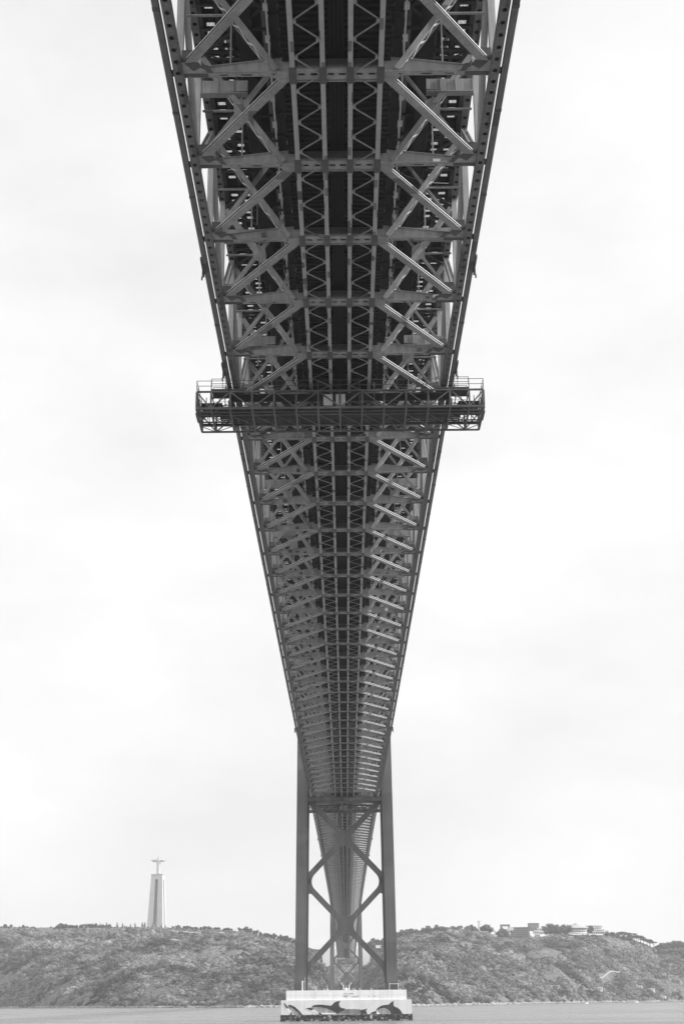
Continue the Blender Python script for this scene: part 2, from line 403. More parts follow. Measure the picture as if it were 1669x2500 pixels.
for i, x in enumerate(np.linspace(-428, -350, 17)):
    tree('round', x+rnd.uniform(-2, 2), onridge(x), rnd.uniform(4, 8.5), 'bushy tree in the clump on the far left skyline', 'clump of trees on the left skyline', wide=1.2)
for x, h in ((-505, 7), (-496, 5.5), (-478, 5)):
    tree('round', x, onridge(x), h, {7: 'small round tree nearest the left edge on the skyline', 5.5: 'second small round tree from the left edge on the skyline', 5: 'third small round tree from the left edge, lowest of them'}[h])
for x in np.arange(-252, -160, 4.6):
    tree('round', x+rnd.uniform(-2, 2), onridge(x), rnd.uniform(3, 6), 'low round tree on the ridge right of the monument', 'low trees on the ridge right of the monument', wide=1.5)
for x in np.linspace(-155, -68, 24):
    tree('round', x+rnd.uniform(-2, 2), onridge(x), rnd.uniform(5, 10.5), 'dark bushy tree on the slope edge left of the bridge tower', 'trees on the falling ridge left of the bridge')
for x, h, lb in ((36.5, 17, 'tall dark tree seen between the near tower legs, beside the pale block'), (44, 11, 'lower round tree just right of the tall one between the tower legs'), (51, 10, 'round tree touching the right tower leg on the skyline')):
    tree('round', x, 2150, h, lb, wide=1.05)
for x in np.linspace(58, 186, 44):
    tree('round', x+rnd.uniform(-2, 2), onridge(x), rnd.uniform(5.5, 12), 'bushy tree on the wooded ridge between the bridge and the hotel', 'trees on the ridge right of the bridge', wide=1.15)
for x, h in ((199, 15), (206, 16), (223.5, 17), (229, 14)):
    tree('round', x, 2225, h, {15: 'leftmost dark tree in front of the stepped hotel', 16: 'second dark tree from the left before the stepped hotel', 17: 'tallest dark tree masking the stepped hotel', 14: 'dark tree close to the white steps of the hotel'}[h], wide=1.1)
for i, x in enumerate(np.linspace(292, 322, 7)):
    tree('round', x+rnd.uniform(-1.5, 1.5), 2262, rnd.uniform(14, 19), 'dark tree in the group between the two hotels', 'trees between the hotels', z=95.0, wide=1.1)
tree('round', 327, 2262, 9, 'small round tree against the left end of the round hotel', z=97)
tree('round', 357, 2262, 12, 'round tree between the round hotel and its terraced wing', z=96)
for x in np.linspace(388, 430, 5):
    tree('round', x, onridge(x), rnd.uniform(8, 11), 'low dark tree right of the terraced hotel wing', 'trees right of the hotel wing', wide=1.3)
for i, x in enumerate(np.linspace(414, 476, 14)):
    tree('umbrella', x+rnd.uniform(-2, 2), onridge(x, -6), rnd.uniform(11, 14), 'flat-topped umbrella pine in the row on the right skyline', 'umbrella pines on the right skyline', wide=1.25)
for x in np.linspace(484, 534, 13):
    tree('round', x, onridge(x), rnd.uniform(9, 13), 'bushy tree at the right edge of the skyline', 'trees at the right edge', wide=1.3)

# ------------------------------------------------------------------ bridge geometry
PL = 11.51; Y1 = 85.43; YT = 490.58; YS = 1503.5
def Bc(Y):      # height of bottom chord above water
    if Y <= YT:
        s = (Y-Y1)/391.3; return 58.82+1.64*s+2.22*s*s+CAMZ
    bt = 58.82+1.64*1.0354+2.22*1.0354**2+CAMZ; sl_ = .01594
    if Y <= YS:
        u = Y-YT; return bt+sl_*u*(1-u/(YS-YT))
    u = Y-YS; return bt-sl_*u-1.5e-5*u*u
def slope(Y): return (Bc(Y+1)-Bc(Y-1))/2
warp = lambda x, y, z: (x, y, Bc(y)+z)
def spans(kmin, kmax): return [Y1+PL*k for k in range(kmin, kmax)]
# nodes: side span, main span, south side span
nodes = [Y1+PL*k for k in range(-6, 35)]+[YT+4+ (YS-YT-8)/88*k for k in range(89)]+[YS+4+(479.)/42*k for k in range(43)]
deck = thing('suspension_bridge', 'long steel truss suspension bridge deck running overhead to the far shore', 'bridge', (0, 0, 0))
Y0, YE = nodes[0]-4, nodes[-1]
def ranges(far=PL):
    """list of (y0,y1) following the profile"""
    out = []
    for a, b_ in zip(nodes, nodes[1:]): out.append((a, b_))
    return out
RG = ranges()
def cont_box(mb_, x0, x1, z0, z1):
    """continuous box along the bridge following the profile"""
    ys = [Y0]+nodes[1:]; n = len(mb_.v)
    for y in ys:
        z = Bc(y); mb_.v += [(x0,y,z+z0),(x1,y,z+z0),(x1,y,z+z1),(x0,y,z+z1)]
    for i in range(len(ys)-1):
        k = n+4*i
        mb_.f += [(k,k+4,k+5,k+1),(k+1,k+5,k+6,k+2),(k+2,k+6,k+7,k+3),(k+3,k+7,k+4,k)]
    mb_.f += [(n,n+1,n+2,n+3),(n+4*len(ys)-1,n+4*len(ys)-2,n+4*len(ys)-3,n+4*len(ys)-4)]
for sgn in (-1, 1):
    # bottom chord: box with holed bottom plate
    m_ = MB(); xc = 10.5*sgn
    cont_box(m_, xc-.30, xc-.27, -.32, .33); cont_box(m_, xc+.27, xc+.30, -.32, .33); cont_box(m_, xc-.27, xc+.27, .28, .31)
    h_ = MB()
    for a, b_ in RG:
        if a < 760: h_.holes((xc-0*.3, a, -.30), (0, (b_-a)/9, 0), (1, 0, 0), 9, .54, .20, .155)
        else: h_.quad((xc-.27, a, -.30), (xc+.27, a, -.30), (xc+.27, b_, -.30), (xc-.27, b_, -.30))
    h_.warp(warp); n = len(m_.v); m_.v += h_.v; m_.f += [tuple(i+n for i in f) for f in h_.f]
    part('bottom_chord', m_, STEEL_M, deck)
    m_ = MB(); cont_box(m_, xc-.3, xc-.27, 10.05, 10.65); cont_box(m_, xc+.27, xc+.3, 10.05, 10.65)
    h_ = MB()
    for a, b_ in RG:
        if a < 500: h_.holes((xc, a, 10.08), (0, (b_-a)/9, 0), (1, 0, 0), 9, .54, .20, .16)
        else: h_.quad((xc-.27, a, 10.08), (xc+.27, a, 10.08), (xc+.27, b_, 10.08), (xc-.27, b_, 10.08))
    h_.warp(warp); n = len(m_.v); m_.v += h_.v; m_.f += [tuple(i+n for i in f) for f in h_.f]
    part('top_chord', m_, STEEL_M, deck)
    # outer runway rail with joints, brackets and expansion splices
    m_ = MB(); xr = 11.2*sgn
    cont_box(m_, xr-.21, xr+.21, -.10, -.04); cont_box(m_, xr-.05, xr+.05, -.04, .42); cont_box(m_, xr-.18, xr+.18, .42, .47)
    rail_mb = m_
    m_ = MB()
    for i, y in enumerate(nodes):
        m_.box(*sorted((10.82*sgn, 11.1*sgn)), y-.14, y+.14, -.02, .34)
        if y < 700:
            m_.box(xr-.23, xr+.23, y+4.2, y+4.55, -.125, -.03)
    for y in (Y1+PL*2.25, Y1+PL*4.15, Y1+PL*22.9, YT+40, YT+150, YT+235, YT+260):
        s3 = .2 if y < 200 else .35
        m_.box(*sorted((11.42*sgn, (11.42+s3*.6)*sgn)), y, y+2.6, -.2, .05); m_.box(*sorted((11.4*sgn, (11.5+s3*.6)*sgn)), y+2.6, y+2.8, -.45, .1)
        m_.box(*sorted((11.55*sgn, (11.62+s3*.3)*sgn)), y+2.62, y+2.75, -.75, -.45)
    m_.warp(warp); multi('runway_rail', [(rail_mb, STEEL_M), (m_, STEEL_D)], deck)
    # side truss posts and Warren diagonals
    m_ = MB()
    for i, y in enumerate(nodes):
        for dy in (-.26, .26): m_.box(xc-.24, xc+.24, y+dy-.03, y+dy+.03, .3, 10.1)
        m_.box(xc-.03, xc+.03, y-.23, y+.23, .3, 10.1)
        if i+1 < len(nodes) and nodes[i+1]-y < 13:
            y2 = nodes[i+1]
            p, q = ((y, .3), (y2, 10.1)) if i % 2 else ((y, 10.1), (y2, .3))
            d_ = (q[0]-p[0], q[1]-p[1]); L_ = math.hypot(*d_); f0, f1 = .06, .94
            P = (xc, p[0]+d_[0]*f0, p[1]+d_[1]*f0); Q = (xc, p[0]+d_[0]*f1, p[1]+d_[1]*f1)
            m_.beam((P[0]-.2, P[1], P[2]), (Q[0]-.2, Q[1], Q[2]), .05, .55); m_.beam((P[0]+.2, P[1], P[2]), (Q[0]+.2, Q[1], Q[2]), .05, .55)
            m_.beam(P, Q, .34, .05)
        # gusset plates on both faces of the node
        for xg in (-.325, .325):
            m_.prism([(-1.1,.3),(1.1,.3),(.8,1.4),(-.8,1.4)] , (xc+xg-.012, y, 0), (0,1,0), (0,0,1), (.024,0,0))
    m_.warp(warp); part('side_truss', m_, STEEL_S, deck)
# rail stringers
for x in (-2.93, -.92, .92, 2.93):
    m_ = MB(); cont_box(m_, x-.165, x+.165, -.13, -.09); cont_box(m_, x-.02, x+.02, -.09, .78); cont_box(m_, x-.15, x+.15, .78, .82)
    part('rail_stringer', m_, STEEL_P, deck)
for s in (-1, 1):
    m_ = MB()
    for a, b_ in RG:
        if b_-a > 13: continue
        st = (b_-a)/6
        for k in range(6):
            xa, xb = (1.12, 2.72) if k % 2 == 0 else (2.72, 1.12)
            m_.beam((xa*s, a+st*k+.12, -.03), (xb*s, a+st*(k+1)-.12, -.03), .075, .08)
            if 0 < k and a < 500: m_.box(*sorted(((xa-.18)*s, (xa+.18)*s)), a+st*k-.17, a+st*k+.17, -.10, -.05)
    m_.warp(warp); part('stringer_lacing', m_, STEEL, deck)
# tracks
m_ = MB(); cont_box(m_, -3.45, -.55, 1.15, 1.3); cont_box(m_, .55, 3.45, 1.15, 1.3); cont_box(m_, -.55, .55, 1.36, 1.42)
s_ = MB()
for a, b_ in RG:
    if b_-a > 13 or a > 900: continue
    k = int((b_-a)/.62); st = (b_-a)/k
    for i in range(k):
        y = a+st*(i+.3)
        s_.box(-3.62, -.55, y, y+.26, .86, 1.1); s_.box(.55, 3.62, y, y+.26, .86, 1.1)
s_.warp(warp); n = len(m_.v); m_.v += s_.v; m_.f += [tuple(i+n for i in f) for f in s_.f]
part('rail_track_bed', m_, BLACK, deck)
m_ = MB()
for x in (-.42, -.14, .14, .42): cont_box(m_, x-.06, x+.06, 1.1, 1.3)
part('centre_grating', m_, DECK_D, deck)
for s in (-1, 1):
    m_ = MB(); cont_box(m_, *sorted((3.85*s, 4.3*s)), 1.55, 1.6); cont_box(m_, *sorted((3.77*s, 3.85*s)), 1.4, 1.75); cont_box(m_, *sorted((4.3*s, 4.36*s)), 1.4, 1.7); cont_box(m_, *sorted((6.2*s, 7.3*s)), 9.05, 9.1)
    r_ = MB()
    for a, b_ in RG:
        if a > 500 or b_-a > 13: continue
        for i in range(4): r_.box(*sorted((3.6*s, 4.4*s)), a+i*2.88+1, a+i*2.88+1.1, 1.3, 1.45)
    r_.warp(warp); n = len(m_.v); m_.v += r_.v; m_.f += [tuple(i+n for i in f) for f in r_.f]
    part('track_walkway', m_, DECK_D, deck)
# upper roadway
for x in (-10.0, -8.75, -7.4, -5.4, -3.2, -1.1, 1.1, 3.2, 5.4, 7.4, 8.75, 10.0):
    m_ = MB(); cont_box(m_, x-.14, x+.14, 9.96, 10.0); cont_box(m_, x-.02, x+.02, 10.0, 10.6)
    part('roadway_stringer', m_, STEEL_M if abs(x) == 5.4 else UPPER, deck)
for s in (-1, 1):
    m_ = MB()
    cont_box(m_, *sorted((5.02*s, 5.16*s)), 9.3, 9.44)
    g_ = MB()
    for a, b_ in RG:
        if a > 500 or b_-a > 13: continue
        for i in range(3):
            y = a+i*3.8+1; g_.box(*sorted((4.9*s, 5.3*s)), y, y+.7, 9.1, 9.28); g_.box(*sorted((5.0*s, 5.1*s)), y+2, y+2.1, 9.4, 10.6)
    g_.warp(warp); n = len(m_.v); m_.v += g_.v; m_.f += [tuple(i+n for i in f) for f in g_.f]
    part('service_pipe', m_, CONC_M, deck)
# road slab: solid middle, open steel grating slots in the outer lanes
slab = MB(); cont_box(slab, -7.6, 7.6, 10.66, 10.72)
g_ = MB()
for s in (-1, 1):
    cuts = [(7.6, 8.0, 0), (8.0, 8.55, 1), (8.55, 9.1, 0), (9.1, 9.7, 1), (9.7, 10.9, 0)]
    for a, b_ in RG:
        for x0, x1, op in cuts:
            xa, xb = sorted((x0*s, x1*s))
            if not op or a > 420 or b_-a > 13:
                g_.box(xa, xb, a, b_, 10.66, 10.72); continue
            k = 11; st = (b_-a)/k
            for i in range(k):
                y = a+st*i
                blk = (int(y*3.1)+int(x0*7)) % 5 == 0
                g_.box(xa, xb, y, y+st*.52, 10.66, 10.72)
                if blk: g_.box(xa, xb, y+st*.52, y+st, 10.66, 10.72); continue
                for q in range(6):
                    xq = xa+(xb-xa)*(q+.5)/6; g_.box(xq-.022, xq+.022, y+st*.52, y+st, 10.66, 10.72)
g_.warp(warp); n = len(slab.v); slab.v += g_.v; slab.f += [tuple(i+n for i in f) for f in g_.f]
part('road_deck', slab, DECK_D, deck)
m_ = MB()
for s in (-1, 1):
    cont_box(m_, *sorted((10.72*s, 10.78*s)), 11.0, 11.12); cont_box(m_, *sorted((10.72*s, 10.78*s)), 11.5, 11.6)
    for y in nodes:
        m_.box(*sorted((10.72*s, 10.78*s)), y-.05, y+.05, Bc(y)+10.6, Bc(y)+11.6)
part('parapet', m_, STEEL, deck)
# main cables
for s in (-1, 1):
    m_ = MB(); pts = []
    top = 185.0; lo = Bc((YT+YS)/2)+11.5
    for k in range(41):
        y = YT+(YS-YT)*k/40; u = (k/20-1)**2; pts.append((11.7*s, y, lo+(top-lo)*u))
    pts = [(11.7*s, Y0, Bc(Y0)+12), (11.7*s, (Y0+YT)/2, Bc(260)+12+52)]+pts+[(11.7*s, YS+240, Bc(YS+240)+62), (11.7*s, YE, Bc(YE)+11)]
    for p, q in zip(pts, pts[1:]): m_.tube(p, q, .3, k=8)
    part('main_cable', m_, STEEL_M, deck)

# floor beams (panel-local, shared mesh)
def floor_beam_mb():
    m_ = MB()
    for s in (-1, 1):
        # outer bottom flange with oblong holes, in cells
        xs = [(10.1, 8.4, 0), (8.4, 6.8, 1), (6.8, 5.2, 1), (5.2, 4.5, 0), (4.5, 3.55, 1), (3.55, 3.1, 0)]
        for x0, x1, hole in xs:
            if hole:
                m_.holes((x0*s, 0, 0), ((x1-x0)*s, 0, 0), (0, 1, 0), 1, .56, .40, .12)
            else: m_.quad((x0*s, -.28, 0), (x1*s, -.28, 0), (x1*s, .28, 0), (x0*s, .28, 0))
        m_.box(*sorted((10.15*s, 3.1*s)), -.28, -.25, -.0, .06); m_.box(*sorted((10.15*s, 3.1*s)), .25, .28, -.0, .06)
        # tapered web and top flange
        prof = [(10.15, .38), (8.2, .60), (5.2, .98), (4.2, 1.04), (3.0, 1.22)]
        m_.prism([(3.0*s, .02)]+[(10.15*s, .02)]+[(x*s, z) for x, z in prof], (0, -.015, 0), (1,0,0), (0,0,1), (0,.03,0))
        for (xa, za), (xb, zb) in zip(prof, prof[1:]):
            m_.beam((xa*s, 0, za+.02), (xb*s, 0, zb+.02), .34, .035)
        # gusset plate where the lateral brace lands, and at the chord
        m_.prism([(3.1,-.3),(3.9,-.3),(4.3,.25),(3.75,.95),(3.1,.85)], (0,0,-.035), (s,0,0), (0,1,0), (0,0,.02))
        m_.prism([(10.2,-1.5),(9.4,-1.1),(8.2,-.26),(8.2,.26),(10.2,.3)], (0,0,-.03), (s,0,0), (0,1,0), (0,0,.02))
    # centre part: wide perforated box between the rail stringers
    for x0, x1 in ((-2.76,-1.09),(-.75,.75),(1.09,2.76)):
        m_.holes((x0, 0, -.02), ((x1-x0)/2, 0, 0), (0, 1, 0), 2, 1.25, .25, .125)
    m_.box(-3.0, 3.0, -.64, -.61, -.02, .75); m_.box(-3.0, 3.0, .61, .64, -.02, .75)
    m_.box(-2.76, 2.76, .88, 1.0, .05, .2)
    return m_
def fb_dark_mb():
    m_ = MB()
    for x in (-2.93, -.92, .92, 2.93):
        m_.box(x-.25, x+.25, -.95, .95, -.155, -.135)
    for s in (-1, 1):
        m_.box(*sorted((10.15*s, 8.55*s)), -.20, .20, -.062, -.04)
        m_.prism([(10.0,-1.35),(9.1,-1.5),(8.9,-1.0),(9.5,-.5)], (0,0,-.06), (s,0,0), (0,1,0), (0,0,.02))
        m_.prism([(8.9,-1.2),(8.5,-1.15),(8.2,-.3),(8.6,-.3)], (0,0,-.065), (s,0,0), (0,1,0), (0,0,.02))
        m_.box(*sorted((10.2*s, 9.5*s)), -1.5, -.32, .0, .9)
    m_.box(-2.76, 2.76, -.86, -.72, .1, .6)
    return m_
def cross_frame_mb(even):
    m_ = MB(); lower = MB(); upper = m_; lace = MB()
    # roadway floor beam, shallow truss
    m_.box(-10.2, 10.2, -.16, .16, 9.2, 9.26); m_.box(-10.2, 10.2, -.18, .18, 9.8, 9.95)
    for i in range(-8, 8):
        xa, xb = i*1.27, (i+1)*1.27
        if i % 2: m_.beam((xa, 0, 9.25), (xb, 0, 9.8), .1, .1)
        else: m_.beam((xa, 0, 9.8), (xb, 0, 9.25), .1, .1)
    # intermediate roadway cross beams and upper lateral bracing
    for k in (1, 2, 3):
        m_.box(-10.1, 10.1, PL*k/4-.1, PL*k/4+.1, 9.72, 9.78); m_.box(-10.1, 10.1, PL*k/4-.02, PL*k/4+.02, 9.78, 9.95)
    for s in (-1, 1):
        lower.beam((7.1*s, .1, .75), (7.1*s, .1, 4.6), .16, .1); lower.beam((10.1*s, .1, 4.75), (7.4*s, .1, 4.75), .2, .1)
        m_.beam((10.0*s, .3, 9.5), (5.4*s, PL/2, 9.5), .3, .06); m_.beam((5.4*s, PL/2, 9.5), (10.0*s, PL-.3, 9.5), .3, .06)
        m_.beam((5.4*s, PL/2, 9.47), (1.0*s, .3, 9.47), .26, .06)
    m_ = lower
    for s in (-1, 1):
        # laced strut B: inner bottom to outer top
        p = Vector((4.0*s, -.22, .15)); q = Vector((10.15*s, -.22, 9.15)); d = (q-p).normalized(); nrm = Vector((d.z*s, 0, -d.x*s))
        m_.beam(p+Vector((0,-.12,0)), q+Vector((0,-.12,0)), .04, .40, up=nrm)
        p2_ = p+d*1.2+Vector((0,.66,0)); q2_ = q+Vector((0,.66,0)); m_.beam(p2_, q2_, .04, .36, up=nrm)
        m_.beam(p+d*.2+nrm*.19+Vector((0,-.06,0)), q+nrm*.19+Vector((0,-.06,0)), .12, .03, up=nrm); m_.beam(p+d*1.3+nrm*.19+Vector((0,.6,0)), q+nrm*.19+Vector((0,.6,0)), .10, .03, up=nrm)
        L_ = (q-p).length; nz_ = 13
        for k in range(1, nz_):
            a = p+d*(L_*k/nz_)+nrm*.2; b_ = p+d*(L_*(k+1)/nz_)+nrm*.2
            ya, yb = ((-.06, .62) if k % 2 else (.62, -.06))
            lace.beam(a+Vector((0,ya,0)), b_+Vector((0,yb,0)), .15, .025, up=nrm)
        # strut C: outer bottom to inner top
        m_.beam((9.95*s, .12, .7), (4.2*s, .12, 9.15), .42, .06, up=(s*.82, 0, .57)); m_.beam((9.95*s, .12, .7), (4.2*s, .12, 9.15), .05, .30, up=(s*.82, 0, .57), off=(.18, .1))
        m_.box(*sorted((10.2*s, 9.3*s)), .09, .12, .35, 1.9)
        if even:
            # riveted box plate at the roadway truss end and crossing gusset
            m_.prism([(10.25,5.95),(6.7,6.15),(6.7,7.05),(10.25,7.05)], (0,-.42,0), (s,0,0), (0,0,1), (0,.03,0))
            for x in (10.2, 8.9, 7.75, 6.75): m_.box(*sorted(((x-.03)*s, (x+.03)*s)), -.5, -.36, 6.1, 7.02)
            m_.box(*sorted((10.25*s, 6.7*s)), -.55, .1, 5.9, 5.96)
            m_.prism([(6.5,4.4),(6.95,3.9),(7.7,4.2),(7.75,5.1),(7.3,5.7),(6.6,5.3)], (0,-.18,0), (s,0,0), (0,0,1), (0,.03,0))
            m_.beam((7.15*s, -.1, 5.2), (7.15*s, -.1, 6.3), .3, .06)
            # inner knee of the roadway truss
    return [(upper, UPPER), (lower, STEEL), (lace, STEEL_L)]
def lateral_mb(s):
    m_ = MB()
    p = Vector((3.55*s, .75, 0)); q = Vector((10.0*s, PL-.85, 0)); d = (q-p).normalized()
    m_.beam(p+Vector((0,0,.0)), q, .62, .05)
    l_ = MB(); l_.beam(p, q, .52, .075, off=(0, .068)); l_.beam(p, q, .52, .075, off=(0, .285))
    k_ = MB(); k_.beam(p, q, .10, .142, off=(0, .1765)); k_.beam(p, q, .51, .006, off=(0, .244)); k_.beam(p, q, .51, .006, off=(0, .109))  # dark core and thin added plates paint the slot's shade
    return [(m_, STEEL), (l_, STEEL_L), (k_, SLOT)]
for sgn_ in (1,):
    pass
fbm = multi('floor_beam', [(floor_beam_mb(), STEEL_B), (fb_dark_mb(), STEEL_D)], False)
cfm = [multi('cross_frame', cross_frame_mb(e), False) for e in (False, True)]
lbm = {s: multi('lateral_brace', lateral_mb(s), False) for s in (-1, 1)}
class Acc:
    def __init__(s): s.v = []; s.f = []; s.i = []; s.mats = []
stuff_fb, stuff_cf, stuff_lb = Acc(), Acc(), Acc()
def add_to(dst, me, y, sc=1.0):
    dst.mats = list(me.materials); dst.i += [p.material_index for p in me.polygons]
    n = len(dst.v); z = Bc(y); sl_ = slope(y)
    dst.v += [(v.co.x, y+v.co.y*sc, z+v.co.z+v.co.y*sl_) for v in me.vertices]; dst.f += [tuple(i+n for i in p.vertices) for p in me.polygons]
nfb = 0; nlb = 0
for i, y in enumerate(nodes):
    if i == 0: continue
    rot = math.atan(slope(y)); near = nfb < 99
    if near:
        o = link('floor_beam', fbm, deck); o.location = (0, y, Bc(y)); o.rotation_euler.x = rot
        o = link('cross_frame', cfm[i % 2], deck); o.location = (0, y, Bc(y)); o.rotation_euler.x = rot
        nfb += 1
    else: add_to(stuff_fb, fbm, y); add_to(stuff_cf, cfm[i % 2], y)
    if i+1 < len(nodes) and nodes[i+1]-y < 13:
        for s in (-1, 1):
            if nlb < 98:
                o = link('lateral_brace', lbm[s], deck); o.location = (0, y, Bc(y)); o.rotation_euler.x = rot; nlb += 1
            else: add_to(stuff_lb, lbm[s], y)
for nm, m_ in (('floor_beams', stuff_fb), ('cross_frames', stuff_cf), ('lateral_braces', stuff_lb)):
    me = bpy.data.meshes.new(nm); me.from_pydata(m_.v, [], m_.f)
    for q in m_.mats: me.materials.append(q)
    me.polygons.foreach_set('material_index', m_.i); me.update(); tag(link(nm, me, deck), kind='stuff')

# odds and ends that differ from bay to bay
def on_deck(name, mb_, m__, y):
    o = part(name, mb_, m__, deck); o.location = (0, y, Bc(y)); o.rotation_euler.x = math.atan(slope(y)); return o
for k in range(34):
    i = rnd.randrange(7, 24); y = nodes[i]; s = rnd.choice((-1, 1)); x = rnd.uniform(4.2, 9.2)*s
    m_ = MB(); wd = rnd.uniform(.2, .5); hh = rnd.uniform(.2, .5); zz = rnd.uniform(.12, .3)
    m_.box(x, x+wd, -.14, -.016, zz, zz+hh*.8); m_.box(x-.03, x+wd+.03, -.17, -.14, zz-.02, zz+hh*.8+.02); on_deck('junction_box', m_, rnd.choice((STEEL_D, STEEL_D, STEEL_M, CABINET)), y)
for k in range(26):
    i = rnd.randrange(7, 26); y = nodes[i]; s = rnd.choice((-1, 1)); x = rnd.uniform(4.6, 9.4)*s; yy = rnd.uniform(1.5, 10)
    m_ = MB(); zt3 = 9.6; m_.tube((x, yy, rnd.uniform(6.0, 8.2)), (x, yy, zt3), .07, k=6); m_.tube((x, yy, zt3-.1), (x+rnd.uniform(-1.2, 1.2), yy+.3, zt3), .07, k=6); on_deck('drain_pipe', m_, rnd.choice((STEEL_M, STEEL)), y)
for k in range(16):
    i = rnd.randrange(7, 30); y = nodes[i]; s = rnd.choice((-1, 1)); x0 = 3.4*s; x1 = 9.6*s
    m_ = MB(); pr_ = [(x0+(x1-x0)*f, rnd.uniform(-.1, .1)+2+4*f, 8.6-.7*math.sin(math.pi*f)) for f in (0, .2, .4, .6, .8, 1)]
    for a, b_ in zip(pr_, pr_[1:]): m_.tube(a, b_, .045, k=6)
    on_deck('cable_run', m_, STEEL_D, y)
for k in range(30):
    i = rnd.randrange(7, 22); y = nodes[i]; x = rnd.choice((-2.93, -.92, .92, 2.93)); yy = rnd.uniform(1.2, 10)
    m_ = MB(); ln = rnd.uniform(.5, 1.6); m_.box(x-.17, x+.17*rnd.choice((.2, 1)), yy, yy+ln, -.142, -.128); m_.box(x-.19, x+.19, yy+ln*.4, yy+ln*.4+.1, -.15, -.142); on_deck('doubler_plate', m_, STEEL_D, y)
# ------------------------------------------------------------------ towers
def fillet(m_, corner, d1, d2, d, y0, th):
    """concave fillet between two edge directions from corner (2-D x,z)"""
    c_ = Vector(corner); a = Vector(d1).normalized(); b_ = Vector(d2).normalized()
    ang = a.angle(b_); r = d*math.tan(ang/2); bis = (a+b_).normalized(); ctr = c_+bis*(d/math.cos(ang/2))
    pts = [tuple(c_-bis*.25)]
    p0 = c_+a*d-ctr; p1 = c_+b_*d-ctr
    for k in range(11):
        f = k/10; v_ = p0.lerp(p1, f).normalized()*r; pts.append(tuple(ctr+v_))
    m_.prism(pts, (0, y0, 0), (1,0,0), (0,0,1), (0, th, 0))
def tower(Y, zb, label, full=True):
    T_ = thing('bridge_tower', label, 'tower', (0, Y, 0), 0, None)
    zt = 186.0
    for s in (-1, 1):
        m_ = MB()
        def sec(z, xi, xo, y0, y1):
            lean = (z-zb)*(-.55/56)
            return [((xi+.62+lean)*s, y0, z), ((xo+.62+lean)*s, y0, z), ((xo+.62+lean)*s, y1, z), ((xi+.62+lean)*s, y1, z)]
        zs = [zb+k*(zt-zb)/16 for k in range(17)]
        n = len(m_.v)
        for z in zs: m_.v += sec(z, 12.0, 15.25, -3.4, 3.4)
        for k in range(16):
            for i in range(4): m_.f.append((n+4*k+i, n+4*k+(i+1) % 4, n+4*k+4+(i+1) % 4, n+4*k+4+i))
        m_.f += [(n+3,n+2,n+1,n), tuple(n+64+i for i in range(4))]
        lg = part('tower_leg', m_, TOWER, T_)
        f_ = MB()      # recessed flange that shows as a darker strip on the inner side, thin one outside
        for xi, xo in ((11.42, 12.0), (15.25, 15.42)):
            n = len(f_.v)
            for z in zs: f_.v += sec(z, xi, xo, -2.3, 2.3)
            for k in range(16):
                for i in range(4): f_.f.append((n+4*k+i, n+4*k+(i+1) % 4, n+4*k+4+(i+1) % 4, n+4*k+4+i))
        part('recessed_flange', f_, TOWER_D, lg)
        j_ = MB()      # plate joints
        for k in range(1, 15):
            z = zb+k*11.6; le = (z-zb)*(-.55/56)+.62
            j_.box(*sorted(((11.97+le)*s, (15.28+le)*s)), -3.43, 3.43, z, z+.06)
        part('plate_joint', j_, STEEL_D, lg)
        b_ = MB(); b_.box(*sorted((12.0*s, 16.2*s)), -3.8, 3.8, zb-2.2, zb-.0)
        for k in range(6): b_.box(*sorted(((12.1+.75*k)*s, (12.3+.75*k)*s)), -4.0, -3.8, zb-2.2, zb-.2)
        part('leg_base', b_, STEEL_D, T_)
    # cross bracing
    for zc, dn in ((55.9, 'upper'), (28.45, 'lower')):
        zc += (zb-11.1)*.0
        m_ = MB(); wv = 1.75; sl_ = 1.03
        hx = 12.35
        yo = -.8 if dn == 'upper' else -.8
        for s in (-1, 1):
            m_.beam((-hx*s, 0, zc-hx*sl_), (hx*s, 0, zc+hx*sl_), 1.6 if s > 0 else 1.59, wv, up=(0,0,1))
        n_ = math.sqrt(1+sl_*sl_); e = wv/2*n_
        th = 1.57
        k_ = e/sl_
        # centre fillets
        fd = 2.3 if dn == 'upper' else 3.2
        fillet(m_, (0, zc+e), (1, sl_), (-1, sl_), fd, -th/2, th); fillet(m_, (0, zc-e), (1, -sl_), (-1, -sl_), fd, -th/2, th)
        fillet(m_, (k_, zc), (1, sl_), (1, -sl_), fd, -th/2, th); fillet(m_, (-k_, zc), (-1, sl_), (-1, -sl_), fd, -th/2, th)
        for s in (-1, 1):
            xl = 11.85*s
            for u in (-1, 1):
                zl = zc+u*sl_*abs(xl)
                # acute side, above for the lower end and below for the upper end
                if not (dn == 'upper' and u > 0):
                    fillet(m_, (xl, zl-u*(-e)) if u < 0 else (xl, zl-e), (0, -u), (-s, -u*sl_), 1.5, -th/2, th)
                    fillet(m_, (xl, zl+e*u), (0, u), (-s, -u*sl_), 2.4 if u*0 == 0 else 1, -th/2, th)
        if dn == 'upper':
            for s in (-1, 1): fillet(m_, (12.1*s, 42.17), (-s, sl_), (-s, -sl_), 3.3, -th/2, th)
        part('cross_brace', m_, TOWER, T_)
    m_ = MB(); st = Bc(Y)-1.75
    m_.box(-11.9, 11.9, -2.6, 2.6, st, st+1.5)
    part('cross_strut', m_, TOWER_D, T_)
    m_ = MB(); m_.box(-11.9, 11.9, -2.66, -2.6, st+.15, st+1.45)
    for k in range(15): m_.box(-11.2+1.6*k-.12, -11.2+1.6*k+.12, -2.70, -2.66, st+.6, st+.85)
    part('strut_facing', m_, GANTRY, T_)
    for z in (100, 140, 183):
        m_ = MB(); m_.box(-11.9, 11.9, -1.5, 1.5, z-2, z); part('upper_strut', m_, TOWER, T_)
    return T_
tower(YT, 11.1, 'near steel bridge tower with crossed braces standing on the mural pier')
